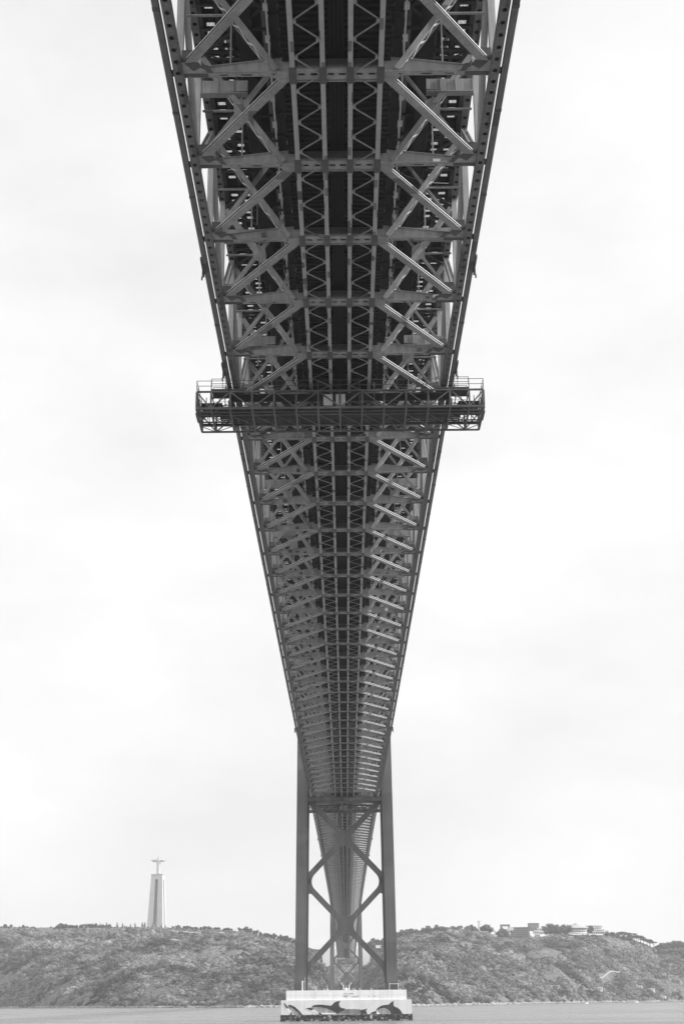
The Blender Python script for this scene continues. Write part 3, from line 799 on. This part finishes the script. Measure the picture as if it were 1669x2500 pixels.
tower(YS, 11.1, 'distant steel bridge tower seen smaller between the legs of the near one')

# north pier with mural
YF = 478.0
def pier(Y, label):
    P_ = thing('concrete_pier', label, 'pier', (0, Y, 0))
    m_ = MB(); m_.box(-19.9, 19.9, 0, 26, -4, 6.1); part('lower_tier', m_, CONC_M, P_)
    m_ = MB(); m_.box(-18.4, 18.4, .35, 25.6, 6.1, 8.92); part('upper_tier', m_, CONC_L, P_)
    for i, x in enumerate((-9.3, -6.7, -5.6, 1.9, 2.6, 4.1, 7.7, 16.5)):
        m_ = MB(); m_.tube((x, .8, 8.9), (x, .8, 9.35), .09, k=6); m_.box(x-.14, x+.14, .66, .94, 9.25, 9.4); part('pier_lamp', m_, CONC_L, P_)
    m_ = MB(); m_.tube((-5.85, .9, 8.9), (-5.85, .9, 10.3), .05, k=6); m_.box(-5.95, -5.75, .85, .95, 10.2, 10.3); part('pole', m_, CONC_L, P_)
    for s in (-1, 1):
        m_ = MB(); m_.tube((.9*s, 1.5, 8.9), (.9*s, 1.5, 10.3), .12, k=6); m_.tube((.9*s, 1.5, 10.2), (1.7*s, 1.5, 11.1), .08, k=6); m_.tube((.9*s, 1.5, 9.6), (.3*s, 1.5, 9.0), .08, k=6)
        part('davit', m_, CONC_L, P_)
    m_ = MB(); m_.box(-.4, .4, 1, 2, 8.9, 9.5); m_.box(-.25, .25, 1.1, 1.9, 9.5, 9.7); part('locker', m_, CONC_L, P_)
    m_ = MB()
    for x in (13.2, 15.9): m_.tube((x, .7, 8.9), (x, .7, 10.9), .06, k=6)
    m_.box(13.2, 15.9, .65, .75, 10.6, 10.72); part('railing', m_, CONC_L, P_)
    m_ = MB(); m_.box(-13.6, -13.2, .6, 1.0, 8.9, 11.8); m_.box(-13.3, -12.6, .6, .7, 11.5, 11.6); m_.box(-12.7, -12.6, .6, .7, 8.9, 12.8); part('ladder_cage', m_, CONC_L, P_)
    return P_
pr = pier(YF, 'pale two-tier concrete pier painted with dolphins, standing in the river')
alg = bpy.data.materials.new('tidal_growth'); alg.use_nodes = True
t = alg.node_tree; b = t.nodes['Principled BSDF']; b.inputs['Roughness'].default_value = .8
c = t.nodes.new('ShaderNodeTexCoord'); n1 = t.nodes.new('ShaderNodeTexNoise'); n1.inputs['Scale'].default_value = 1.1; n1.inputs['Detail'].default_value = 7; n1.inputs['Roughness'].default_value = .6
t.links.new(c.outputs['Object'], n1.inputs[0]); r = t.nodes.new('ShaderNodeValToRGB')
r.color_ramp.elements[0].position = .40; r.color_ramp.elements[0].color = (.012,)*3+(1,); r.color_ramp.elements[1].position = .68; r.color_ramp.elements[1].color = (.5,)*3+(1,)
e_ = r.color_ramp.elements.new(.57); e_.color = (.05,)*3+(1,)
t.links.new(n1.outputs['Fac'], r.inputs[0]); t.links.new(r.outputs[0], b.inputs['Base Color'])
bp = t.nodes.new('ShaderNodeBump'); bp.inputs['Strength'].default_value = .8; t.links.new(n1.outputs['Fac'], bp.inputs['Height']); t.links.new(bp.outputs[0], b.inputs['Normal'])
m_ = MB(); nx, nz_ = 200, 12
for i in range(nx+1):
    for j in range(nz_+1):
        x = -20.05+40.1*i/nx; z = -1+2.9*j/nz_
        d_ = .18+.35*abs(noise.noise(Vector((x*.8, z*1.6, 0))))+(.12 if z < .9 else 0)
        if j == nz_: d_ = .02; z += .15*noise.noise(Vector((x*1.2, 0, 3)))
        m_.v.append((x, -d_, z))
for i in range(nx):
    for j in range(nz_):
        k = i*(nz_+1)+j; m_.f.append((k, k+nz_+1, k+nz_+2, k+1))
m_.box(-20.05, -19.9, -.2, 26, -1, 1.85); m_.box(19.9, 20.05, -.2, 26, -1, 1.85)
part('tidal_band', m_, alg, pr)
# fenders at the foot
for k in range(9):
    m_ = MB(); m_.box(-18+4.45*k-.45, -18+4.45*k+.45, -.75, -.2, -.3, .35); part('fender', m_, MUR_L, pr)
def dolphin(pieces):
    it = []
    for layer, (pts, m__) in enumerate(pieces):
        mb_ = MB(); mb_.prism([((X-794)/35.95, (412-(Yp-(794-X)*.0082))/37.5) for X, Yp in pts], (0, -.02-.014*(layer+1), 0), (1,0,0), (0,0,1), (0, .01, 0)); it.append((mb_, m__))
    return multi('painted_dolphin', it, pr)
dolphin([([(160,262),(190,268),(225,288),(260,320),(292,356),(240,350),(205,332),(185,300),(168,278)], MUR_L),
    ([(135,275),(162,280),(190,312),(215,345),(197,352),(160,317)], MUR_W),
    ([(103,213),(125,226),(155,262),(150,278),(135,272),(118,245)], MUR_D),
    ([(155,240),(172,237),(192,240),(225,256),(265,290),(300,328),(324,354),(290,354),(262,320),(225,287),(190,267),(165,260)], MUR_D),
    ([(177,352),(185,310),(202,335),(200,350)], MUR_D), ([(162,262),(170,262),(170,270),(162,270)], MUR_D)])
dolphin([([(415,268),(500,268),(570,278),(630,302),(682,332),(640,327),(520,324),(460,306),(425,288)], MUR_L),
    ([(690,336),(705,320),(760,296),(800,284),(870,283),(940,286),(958,300),(958,336)], MUR_M),
    ([(400,292),(440,294),(500,322),(670,326),(682,340),(540,340),(488,330),(440,314)], MUR_W),
    ([(347,275),(380,270),(412,268),(428,290),(405,298)], MUR_D),
    ([(412,264),(425,247),(445,239),(470,236),(520,235),(580,243),(630,246),(645,230),(665,210),(690,200),(733,196),(718,210),(712,228),(716,250),(735,270),(790,281),(760,298),(720,318),(692,336),(670,320),(630,298),(570,275),(500,264),(440,264)], MUR_D),
    ([(945,294),(985,288),(1022,278),(1006,300),(1021,336),(952,336)], MUR_D), ([(483,320),(510,322),(530,346),(503,346)], MUR_D), ([(428,272),(436,272),(436,280),(428,280)], MUR_D)])
dolphin([([(1140,300),(1165,282),(1205,276),(1240,290),(1265,315),(1277,336),(1160,336),(1135,320)], MUR_L),
    ([(1122,306),(1150,325),(1162,338),(1122,336)], MUR_W),
    ([(1060,325),(1085,314),(1125,302),(1118,336),(1060,336)], MUR_D),
    ([(1120,300),(1128,282),(1145,265),(1175,248),(1205,240),(1240,237),(1262,232),(1285,208),(1316,194),(1309,215),(1309,240),(1318,256),(1350,268),(1378,290),(1398,318),(1406,338),(1280,338),(1268,310),(1240,285),(1205,272),(1165,278),(1138,296)], MUR_D),
    ([(1142,300),(1150,300),(1150,308),(1142,308)], MUR_D)])
# faint painted lettering on the upper tier
def words(txt, x, z, size):
    cu = bpy.data.curves.new('letters', 'FONT'); cu.body = txt; cu.size = size; cu.extrude = .01
    tmp = bpy.data.objects.new('tmp', cu); scene.collection.objects.link(tmp)
    dg = bpy.context.evaluated_depsgraph_get(); me = bpy.data.meshes.new_from_object(tmp.evaluated_get(dg)); bpy.data.objects.remove(tmp)
    me.materials.clear(); me.materials.append(TEXT_M)
    o = link('lettering', me, pr); o.rotation_euler = (R(90), 0, 0); o.location = (x, .33, z); return o
words('NEP', -.95, 6.85, .78); words('/', .85, 6.85, .7); words('amaaas', 1.55, 6.85, .6); words('o', 3.3, 6.9, .8)
words('Lisboa  Tejo/2000', -.95, 7.75, .42); words('m', 6.6, 6.95, .5); words('-', 7.7, 7.0, .5); words('am', 8.3, 6.95, .5); words('1', 9.5, 6.95, .6)
m_ = MB(); m_.box(-18.4, 18.4, .34, .345, 7.42, 7.45)
for x in (-14, -9.6, -4.2, 4.0, 8.2, 10.2, 12.5): m_.box(x, x+.04, .34, .345, 6.1, 8.9)
part('formwork_joint', m_, MUR_L, pr)
for s in (-1, 1): pass
p2 = thing('concrete_pier', 'distant low concrete pier under the far bridge tower at the shore', 'pier', (0, YS-14, 0))
m_ = MB(); m_.box(-20, 20, 0, 28, -4, 5.8); part('lower_tier', m_, CONC_M, p2)
m_ = MB(); m_.box(-18.4, 18.4, .35, 27, 5.8, 8.9); part('upper_tier', m_, CONC_L, p2)

# end pier: steel trestle carrying the far end of the deck, and pale anchorage block
EY = YE+2
ep = thing('steel_trestle', 'far lattice trestle with crossed bars under the end of the deck', 'trestle', (0, EY, 0))
zt_ = Bc(YE)-2.6; m_ = MB()
for s in (-1, 1):
    m_ = MB(); m_.box(*sorted((10.6*s, 12.4*s)), -1, 1, 10, zt_); part('column', m_, STEEL, ep)
    m_ = MB(); m_.box(*sorted((13.4*s, 14.4*s)), 9, 10, 10, zt_); part('column', m_, STEEL, ep)
m_ = MB(); m_.box(-10.9, 10.9, -1.6, 1.6, zt_-2.3, zt_); part('cross_beam', m_, MUR_L, ep)
m_ = MB()
for z0, z1 in ((zt_-24, zt_-2.3), (zt_-42, zt_-24)):
    m_.beam((-11, 0, z0), (11, 0, z1), .7, .9); m_.beam((11, .02, z0), (-11, .02, z1), .69, .9)
part('cross_brace', m_, CONC_M, ep)
m_ = MB(); m_.prism([(-30,42),(-13.3,42),(-13.3,61),(13.3,61),(13.3,42),(31,42),(31.5,69.8),(-33,69.8)], (0, 2062, 0), (1,0,0), (0,0,1), (0, 60, 0))
tag(part('anchorage_block', m_, CONC_A, None), 'huge pale concrete anchorage block on the hill behind the bridge end', 'anchorage')
hs = MB(); hs.box(40.5, 48, 2120, 2128, 73, 76.6); hs.box(40.2, 48.3, 2119.6, 2128.4, 76.6, 76.9)
tag(part('white_house', hs, HOTEL_W, None), 'small flat white house among trees beside the right tower leg', 'house')

# ------------------------------------------------------------------ maintenance gantries
def gantry(Y, label):
    """Y is the near edge of the underside; heights are relative to the chord"""
    G_ = thing('maintenance_gantry', label, 'gantry', (0, Y, Bc(Y+3)))
    HW = 14.35; D = 6.5; zt, zb_ = -1.0, -2.95
    xs = [-14.35, -12.9, -11.0]+[-8.8+2.2*k for k in range(9)]+[11.0, 12.9, 14.35]
    for y in (0., D):
        m_ = MB()
        m_.box(-HW, HW, y-.09, y+.09, zt-.16, zt); m_.box(-HW, HW, y-.09, y+.09, zb_, zb_+.16)
        for x in xs: m_.box(x-.09, x+.09, y-.075, y+.075, zb_+.16, zt-.16)
        for i, (a, b_) in enumerate(zip(xs, xs[1:])):
            if i % 2: m_.beam((a, y, zb_+.1), (b_, y, zt-.1), .1, .12)
            else: m_.beam((a, y, zt-.1), (b_, y, zb_+.1), .1, .12)
        part('side_truss', m_, GANTRY, G_)
    m_ = MB()
    for x in xs: m_.box(x-.1, x+.1, .09, D-.09, zb_-.02, zb_+.14); 
    for y in (.95, 1.75, 4.75): m_.box(-HW, HW, y-.06, y+.06, zb_+.005, zb_+.12)
    for i, (a, b_) in enumerate(zip(xs, xs[1:])):
        mid = (a+b_)/2
        m_.beam((a, 1.8, zb_+.05), (b_, 4.7, zb_+.05), .07, .05)
        if i % 2 == 0: m_.beam((a, 4.8, zb_+.05), (b_, D-.1, zb_+.05), .09, .05)
        else: m_.beam((b_, 4.8, zb_+.05), (a, D-.1, zb_+.05), .09, .05)
    for x in (-HW, HW):
        for y in (1.6, 3.25, 4.9): m_.box(x-.07, x+.07, y-.06, y+.06, zb_+.14, zt-.05)
        for ya, yb in ((.1, 1.6), (3.25, 1.6), (3.25, 4.9), (6.4, 4.9)): m_.beam((x, ya, zb_+.1), (x, yb, zt-.1), .07, .07)
        m_.box(x-.06, x+.06, .1, D-.1, zt-.14, zt-.02); m_.box(x-.05, x+.05, .1, D-.1, zb_+1.0, zb_+1.08)
    for s in (-1, 1):
        for x in (13.5, 12.2, 11.6, 10.3):
            for y in (1.4, 3.2, 5.0): m_.box(*sorted(((x-.04)*s, (x+.04)*s)), y, y+.08, zb_+.14, zt-.1)
        for z in (zb_+.6, zb_+1.0, zb_+1.45): m_.box(*sorted((10.2*s, 14.2*s)), 3.2, 3.26, z, z+.05)
        m_.beam((14.2*s, 3.2, zb_+.1), (11.6*s, 3.2, zt-.1), .08, .08); m_.beam((11.6*s, 5.0, zb_+.1), (14.2*s, 5.0, zt-.1), .08, .08)
        m_.box(*sorted((14.45*s, 14.55*s)), 1.2, 3.6, zb_-.05, zb_+.1)
    part('floor_frame', m_, GANTRY, G_)
    m_ = MB()      # floor boards with gaps
    y = .15
    while y < 4.6:
        wd = rnd.choice((.3, .42, .55)); gap = .03 if y < 2.6 else .12
        m_.box(-12.2, 12.2, y, y+wd, zb_+.17, zb_+.2)
        if rnd.random() < .75:
            m_.box(-14.1, -12.2, y, y+wd*.8, zb_+.17, zb_+.2); m_.box(12.2, 14.1, y, y+wd*.8, zb_+.17, zb_+.2)
        y += wd+gap
    part('floor_grating', m_, GRATE, G_)
    m_ = MB(); m_.box(-14.2, -12.0, 2.6, D-.2, zt-.28, zt-.22); m_.box(12.0, 14.2, 2.6, D-.2, zt-.28, zt-.22)
    m_.box(-11.0, 11.0, .35, 2.3, zt-.3, zt-.22); m_.box(-12.0, 12.0, 4.9, 6.2, zt-.3, zt-.24)
    for x in xs: m_.box(x-.05, x+.05, .1, D-.1, zt-.15, zt-.06)
    part('upper_walkway', m_, GRATE, G_)
    m_ = MB()      # hand rails round the top and along the lower walkway
    for y in (0., D):
        for z in (zt+.55, zt+1.1): m_.box(-HW, HW, y-.022, y+.022, z-.025, z+.025)
        x = -HW
        while x <= HW+.01: m_.box(x-.022, x+.022, y-.022, y+.022, zt, zt+1.1); x += 1.435
    for x in (-HW, HW):
        for z in (zt+.55, zt+1.1): m_.box(x-.025, x+.025, 0, D, z-.025, z+.025)
        for y in (1.6, 3.2, 4.8): m_.box(x-.022, x+.022, y-.022, y+.022, zt, zt+1.1)
    for z in (zb_+.7, zb_+1.25): m_.box(-12.8, 12.8, 1.2, 1.24, z, z+.04); m_.box(-12.8, 12.8, 4.6, 4.64, z, z+.04)
    part('handrail', m_, GANTRY, G_)
    for s in (-1, 1):     # raised end platforms
        m_ = MB()
        m_.box(*sorted((9.6*s, 12.9*s)), 0.3, 2.6, zt+.25, zt+.36)
        for x in (11.8, 12.9, 9.7):
            for y in (.3, 2.5): m_.box(*sorted(((x-.03)*s, (x+.03)*s)), y, y+.06, zt, zt+1.45)
        for z in (zt+.9, zt+1.42): m_.box(*sorted((9.6*s, 12.9*s)), .3, .35, z, z+.05); m_.box(*sorted((9.6*s, 12.9*s)), 2.5, 2.55, z, z+.05)
        part('end_platform', m_, GANTRY, G_)
    for s in (-1, 1):
        m_ = MB()
        for y in (1.2, D-1.4):
            m_.box(*sorted((11.05*s, 11.4*s)), y, y+.5, zt+.2, zt+.75); m_.tube((10.9*s, y+.2, zt+.72), (11.6*s, y+.2, zt+.72), .17, k=10)
            m_.tube((11.0*s, y+.6, zt+.5), (11.75*s, y+.6, zt+.5), .12, k=8); m_.box(*sorted((10.95*s, 11.5*s)), y-.3, y+.8, zt, zt+.2)
            m_.box(*sorted((11.5*s, 11.62*s)), y+.1, y+.3, zt+.3, zt+1.15)
        part('trolley', m_, STEEL_D, G_)
    for x0, x1 in ((-1.68, -.76), (-.43, -.12), (.02, .5)):
        m_ = MB(); z0_ = zt-1.52
        m_.prism([(x0,z0_+(.16 if x0 > -.5 else 0)),(x0+.12,z0_),(x1-(.16 if x0 > 0 else 0),z0_),(x1,z0_+(.16 if x0 > 0 else 0)),(x1,zt-.28),(x0,zt-.28)], (0,.35,0), (1,0,0), (0,0,1), (0,.45,0))
        for z in (z0_+.3, z0_+.8, z0_+1.05): m_.box(x0, x1, .345, .349, z, z+.03)
        part('cabinet', m_, CABINET, G_)
    for x, h_ in ((-2.2, .95), (1.95, 1.0), (3.4, .7)):
        m_ = MB(); m_.tube((x, .1, zt-1.9), (x, .1, zt+h_), .05, k=6); m_.box(x-.14, x+.14, .02, .18, zt+h_, zt+h_+.1)
        part('lamp_post', m_, GANTRY, G_)
    for k in range(22):       # kit stored along the lower walkway
        x = rnd.uniform(-11, 11); wd = rnd.uniform(.2, .8); h_ = rnd.uniform(.15, .6); dd = rnd.uniform(.2, .6)
        m_ = MB(); m_.box(x, x+wd, 2.2, 2.2+dd, zb_+.2, zb_+.2+h_); m_.box(x-.02, x+wd+.02, 2.18, 2.22+dd, zb_+.2+h_, zb_+.24+h_)
        part('equipment_box', m_, STEEL_M if k % 3 else CONC_M, G_)
    for x0, x1 in ((-10, -2), (3, 12)):
        m_ = MB(); m_.tube((x0, 1.0, zb_+.5), (x1, 1.0, zb_+.45), .06, k=6); part('hose', m_, STEEL_M, G_)
    return G_
gantry(138.0, 'dark steel maintenance gantry slung across the whole width under the deck nearest the viewer')
gantry(504.5, 'far maintenance gantry tucked under the deck just behind the near tower')

# ------------------------------------------------------------------ monument on the ridge
mo = thing('hilltop_monument', 'tall pale arched pedestal topped by a robed figure with outstretched arms', 'monument', (-283.2, 2312, 114.0), R(-8))
HB, HT, PH = 11.85, 8.45, 74.0
def lerpw(z): return HB+(HT-HB)*z/PH
m_ = MB()
for sx in (-1, 1):
    for sy in (-1, 1):
        n = len(m_.v)
        for z in (-8, 62.5, 67.5):
            h_ = lerpw(z); i_ = h_*.245
            for (ax, ay) in ((i_, i_), (h_, i_), (h_, h_), (i_, h_)): m_.v.append((ax*sx, ay*sy, z))
        for k in range(2):
            for i in range(4): m_.f.append((n+4*k+i, n+4*k+(i+1) % 4, n+4*k+4+(i+1) % 4, n+4*k+4+i))
h1, h2 = lerpw(67.5), HT
n = len(m_.v)
for z, h_ in ((67.5, h1), (PH, h2)):
    m_.v += [(-h_,-h_,z),(h_,-h_,z),(h_,h_,z),(-h_,h_,z)]
m_.f += [(n,n+3,n+2,n+1),(n+4,n+5,n+6,n+7)]+[(n+i,n+(i+1) % 4,n+4+(i+1) % 4,n+4+i) for i in range(4)]
for ang in range(4):      # rounded arch heads
    ca, sa_ = round(math.cos(ang*math.pi/2)), round(math.sin(ang*math.pi/2))
    i_ = lerpw(66)*.245+.12; hh = lerpw(66)-.05
    for s in (-1, 1):
        pts = [(i_*s, 67.6), (i_*s, 67.6-i_)]+[(s*i_*math.cos(k*math.pi/12), 67.5-i_+i_*math.sin(k*math.pi/12)) for k in range(1, 7)]+[(0, 67.6)]
        o_ = Vector((-hh*sa_ if False else hh*sa_, -hh*ca, 0)); u_ = Vector((ca, sa_, 0)); th = Vector((-sa_*1.5, ca*1.5, 0))
        m_.prism(pts, o_, u_, (0,0,1), th)
m_.box(-9.2, 9.2, -9.2, 9.2, PH, PH+.7)
part('pedestal', m_, MONU, mo)
m_ = MB(); m_.box(-2.6, 2.6, -2.6, 2.6, -6, 67.4); m_.box(-11, 11, -11, 11, -8, 1.5); part('inner_shaft', m_, MONU_D, mo)
# statue
def ring_body(secs, k=20):
    m2 = MB(); n = 0
    for z, rx, ry, cx_, cy_ in secs:
        for i in range(k):
            t_ = 2*math.pi*i/k; f = 1+.05*math.cos(t_*7)
            m2.v.append((cx_+rx*f*math.cos(t_), cy_+ry*f*math.sin(t_), z))
    for j in range(len(secs)-1):
        for i in range(k): m2.f.append((j*k+i, j*k+(i+1) % k, (j+1)*k+(i+1) % k, (j+1)*k+i))
    m2.f += [tuple(range(k))[::-1], tuple((len(secs)-1)*k+i for i in range(k))]; return m2
z0 = PH+.7
m_ = ring_body([(z0,3.0,2.4,0,0),(z0+3,2.75,2.2,0,0),(z0+9,2.6,2.0,0,0),(z0+15,2.8,2.0,0,0),(z0+18,3.1,2.0,0,0),(z0+21,3.4,2.0,0,0),(z0+22.6,3.2,1.8,0,0),(z0+23.4,1.6,1.2,0,0),(z0+24,.95,.9,0,-.1),
    (z0+24.8,1.15,1.2,0,-.2),(z0+26,1.3,1.4,0,-.2),(z0+27.2,1.1,1.2,0,-.15),(z0+28.1,.4,.5,0,-.1)])
for s in (-1, 1):       # arms with hanging sleeves
    n = len(m_.v)
    secs = [(1.2, 21.4, 1.8, 1.6), (4.5, 21.2, 1.9, 1.4), (7.5, 21.0, 2.0, 1.2), (9.0, 21.0, 1.7, 1.0), (9.1, 21.7, .75, .6), (10.9, 21.8, .65, .5), (12.7, 22.0, .5, .3)]
    for x, z, rz, ry in secs:
        for i in range(12):
            t_ = 2*math.pi*i/12; zz = math.sin(t_); m_.v.append((x*s, ry*math.cos(t_)-.2, z0+z+rz*(zz if zz > 0 else zz*1.15)-.3))
    for j in range(len(secs)-1):
        for i in range(12): m_.f.append((n+j*12+i, n+j*12+(i+1) % 12, n+(j+1)*12+(i+1) % 12, n+(j+1)*12+i))
    m_.f.append(tuple(n+(len(secs)-1)*12+i for i in range(12)))
st_ = part('statue', m_, MONU, mo)
for p in st_.data.polygons: p.use_smooth = True

# ------------------------------------------------------------------ hotels on the right hill
ho = thing('stepped_hotel', 'long stepped hillside hotel with grey terraces and two roof blocks', 'hotel', (253.5, 2256, 88))
m_ = MB()
for k in range(6):
    m_.box(-15+.6*k, 15-.2*k, 2.2*k, 26, 2.9*k, 2.9*k+2.0); m_.box(-15.3+.6*k, 15.3-.2*k, 2.2*k-.5, 2.2*k+.2, 2.9*k+1.9, 2.9*k+2.9)
part('terrace', m_, HOTEL_G, ho)
wme = None
def windows(parent, spots, w_, h_):
    a = MB(); a.box(0, w_, -.06, 0, 0, h_); me = a.mesh('window', GLASSD)
    for p in spots: o = link('window', me, parent); o.location = p
windows(ho, [(-13.4+2.6*i, 2.2*k, 2.9*k+.3) for k in range(6) for i in range(10)], 1.7, 1.4)
m_ = MB(); m_.box(-27, -13.5, 8, 20, 12.5, 20.8); m_.box(-27.3, -13.2, 7.7, 20.3, 20.8, 21.2); part('roof_block', m_, HOTEL_G, ho)
m_ = MB(); m_.box(14, 29, 8, 20, 12, 22.3); m_.box(13.7, 29.3, 7.7, 20.3, 22.3, 22.8); part('roof_block', m_, HOTEL_G, ho)
m_ = MB(); m_.box(-24.5, -17, 7.9, 8, 14.5, 18.6); part('roof_window', m_, HOTEL_W, ho)
m_ = MB()
for x0, x1, z0_, z1_ in ((-21,-15,9.5,13.5),(-22,-14,5.5,9.0),(-16,-9,12.5,16.3),(-38,-29,2.5,8.5),(-36,-27,9.2,11.8),(21,28,8,12.2),(26,35,11.6,15.8),(23,29,3.5,7.4),(29.5,37,7.5,10.6)):
    m_ = MB(); m_.box(x0, x1, 4, 16, z0_, z1_-1.2); m_.box(x0-.4, x1+.4, 3, 16.4, z1_-1.2, z1_-.6)
    m_.box(x0-.4, x1+.4, 3.0, 3.2, z1_-.6, z1_)
    part('white_terrace', m_, HOTEL_W, ho)
sp_ = []
for x0, x1, z0_ in ((-21,-15,9.5),(-22,-14,5.5),(-38,-29,2.5),(21,28,8),(26,35,11.6),(23,29,3.5),(29.5,37,7.5)):
    for i in range(3): sp_.append((x0+.6+i*(x1-x0)/3, 4, z0_+.5))
windows(ho, sp_, 1.2, 1.5)
hb = thing('round_hotel', 'low hotel with layered flat conical roof on the right hilltop', 'hotel', (340, 2290, 97.5))
def disc(m2, z0_, r0, z1_, r1, cx_=0, cy_=0, ky=.6, k=28):
    n = len(m2.v)
    for z, r_ in ((z0_, r0), (z1_, r1)):
        for i in range(k): t_ = 2*math.pi*i/k; m2.v.append((cx_+r_*math.cos(t_), cy_+r_*ky*math.sin(t_), z))
    m2.f += [(n+i, n+(i+1) % k, n+k+(i+1) % k, n+k+i) for i in range(k)]+[tuple(n+i for i in range(k))[::-1], tuple(n+k+i for i in range(k))]
m_ = MB(); disc(m_, 0, 15, 6.6, 15); part('wall', m_, HOTEL_G, hb)
m_ = MB()
for k in range(40):
    t_ = 2*math.pi*k/40; x, y = 15.6*math.cos(t_), 15.6*.6*math.sin(t_); m_.box(x-.22, x+.22, y-.2, y+.2, 0, 6.6)
disc(m_, 2.9, 15.9, 3.5, 15.9); disc(m_, -.8, 16, .5, 16); part('balcony', m_, HOTEL_W, hb)
m_ = MB(); disc(m_, 6.6, 19.5, 9.0, 13.5); disc(m_, 9.0, 12.5, 11, 7.5); disc(m_, 11, 5.5, 12.4, 4.5); m_.box(-13, -11, -1, 1, 9, 12); m_.box(-2, 1, -1, 1, 12, 13.6); part('roof', m_, HOTEL_R, hb)
hc = thing('terraced_wing', 'white terraced hotel wing stepping down at the right end of the hilltop', 'hotel wing', (369, 2292, 96.5))
m_ = MB()
for k, (x0, x1) in enumerate(((-12, 16), (-12, 14), (-12, 9))):
    m_.box(x0, x1, 2+2*k, 16, 3.3*k, 3.3*k+2.3); m_.box(x0-.6, x1+2.4, .6+2*k, 16, 3.3*k+2.3, 3.3*k+2.8)
    for i in range(8): x = x0+1+i*(x1-x0)/8; m_.box(x, x+.5, .9+2*k, 1.3+2*k, 3.3*k+.0, 3.3*k+2.3)
part('storey', m_, HOTEL_W, hc)
sp_ = []
for k, (x0, x1) in enumerate(((-12, 16), (-12, 14), (-12, 9))):
    for i in range(9): sp_.append((x0+.8+i*(x1-x0)/9, 2+2*k, 3.3*k+.3))
windows(hc, sp_, 1.9, 1.7)
m_ = MB(); m_.prism([(-13,9.9),(13,9.9),(8,11.4),(-10,11.8)], (0,5,0), (1,0,0), (0,0,1), (0,10,0)); part('roof', m_, HOTEL_R, hc)
ms = thing('radio_mast', 'thin lattice mast on the wooded ridge left of the stepped hotel', 'mast', (192.5, 2240, 95))
m_ = MB()
for sx in (-1, 1):
    for sy in (-1, 1): m_.beam((1.5*sx, 1.5*sy, 0), (1.0*sx, 1.0*sy, 18), .28, .28)
for k in range(9):
    w_ = 1.5-.055*k; z = 2*k
    m_.beam((-w_, -w_, z), (w_, -w_, z+2), .16, .16); m_.beam((w_, w_, z), (-w_, w_, z+2), .16, .16); m_.box(-w_, w_, -w_-.08, -w_+.08, z-.08, z+.08)
part('lattice', m_, STEEL, ms)
m_ = MB(); m_.box(-2.0, 2.0, -2.0, 2.0, 17.6, 18.2); part('platform', m_, STEEL, ms)
# shoreline huts
def hut(x, Y, wd, h_, label, gable=False):
    z = max(terrain(x/Y, Y), .8)
    H_ = thing('shore_hut', label, 'hut', (x, Y, z))
    a = MB(); a.box(-wd/2, wd/2, 0, 5, -1.5, h_); part('wall', a, HOTEL_W, H_)
    a = MB()
    if gable: a.prism([(-wd/2-.4,h_),(wd/2+.4,h_),(0,h_+1.4)], (0,-.4,0), (1,0,0), (0,0,1), (0,5.8,0))
    else: a.box(-wd/2-.5, wd/2+.5, -.8, 5.4, h_, h_+.3)
    part('roof', a, HOTEL_R if gable else HOTEL_W, H_)
    windows(H_, [(-wd/2+.7+i*2.4, 0, .6) for i in range(max(2, int(wd/2.5))) if -wd/2+.7+i*2.4+1 < wd/2], 1.0, h_-1.1)
hut(243, 1872, 6, 2.6, 'leftmost flat-roofed hut on the right shore')
hut(252, 1884, 8, 3.0, 'white hut right beside the leftmost one on the shore')
hut(270, 1905, 9, 4.0, 'pale hut with a raised gable behind the small beach', True)
hut(327, 2040, 13, 4.4, 'isolated white pavilion with a wide flat roof by the sea wall')
hut(349, 2090, 9, 3.2, 'low gabled hut right of the white pavilion', True)
hut(392, 2110, 14, 3.6, 'long white hut near the right edge of the shore')
hut(411, 2112, 9, 4.0, 'boxy hut next to the long one near the right edge')
hut(426, 2114, 9, 3.6, 'last white hut at the right edge of the shore', True)
m_ = MB(); m_.prism([(-2.4,0),(2.4,0),(.8,19),(-.8,19)], (0,0,0), (1,0,0), (0,0,1), (0,2.5,0))
ob = part('stone_obelisk', m_, CONC_M, None); ob.location = (372, 2150, 6); tag(ob, 'slender pale stone pillar rising from the trees on the right slope', 'pillar')
def boat(x, Y, L_, label):
    B_ = thing('small_boat', label, 'boat', (x, Y, 0), R(12))
    a = MB(); n = 0
    for j, (z, f) in enumerate(((-.3, .7), (.9, 1))):
        a.v += [(-L_/2*f, 0, z), (-L_/4, -.9*f, z), (L_/2*f, -.8*f, z), (L_/2*f, .8*f, z), (-L_/4, .9*f, z)]
    a.f += [(0,1,2,3,4)[::-1], (5,6,7,8,9)]+[(i, (i+1) % 5, 5+(i+1) % 5, 5+i) for i in range(5)]
    part('hull', a, HULL, B_)
    a = MB(); a.box(-.6, 1.4, -.6, .6, .9, 1.9); part('cabin', a, HULL, B_)
boat(246, 1611, 5, 'small white boat on the water off the right shore, nearer the bridge')
boat(340, 1842, 8, 'small white boat close to the sea wall, farther right')

# ------------------------------------------------------------------ haze
m_ = MB(); m_.box(-9400, 9400, -9400, 9400, -5, 235)
hz = bpy.data.materials.new('haze'); hz.use_nodes = True; t = hz.node_tree; t.nodes.clear()
pv = t.nodes.new('ShaderNodeVolumePrincipled'); pv.inputs['Color'].default_value = (.97, .97, .97, 1); pv.inputs['Density'].default_value = .000105
pv.inputs['Anisotropy'].default_value = .2
ou = t.nodes.new('ShaderNodeOutputMaterial'); t.links.new(pv.outputs[0], ou.inputs['Volume'])
tag(part('haze', m_, hz, None), 'pale river haze softening the far shore', 'haze', kind='stuff')
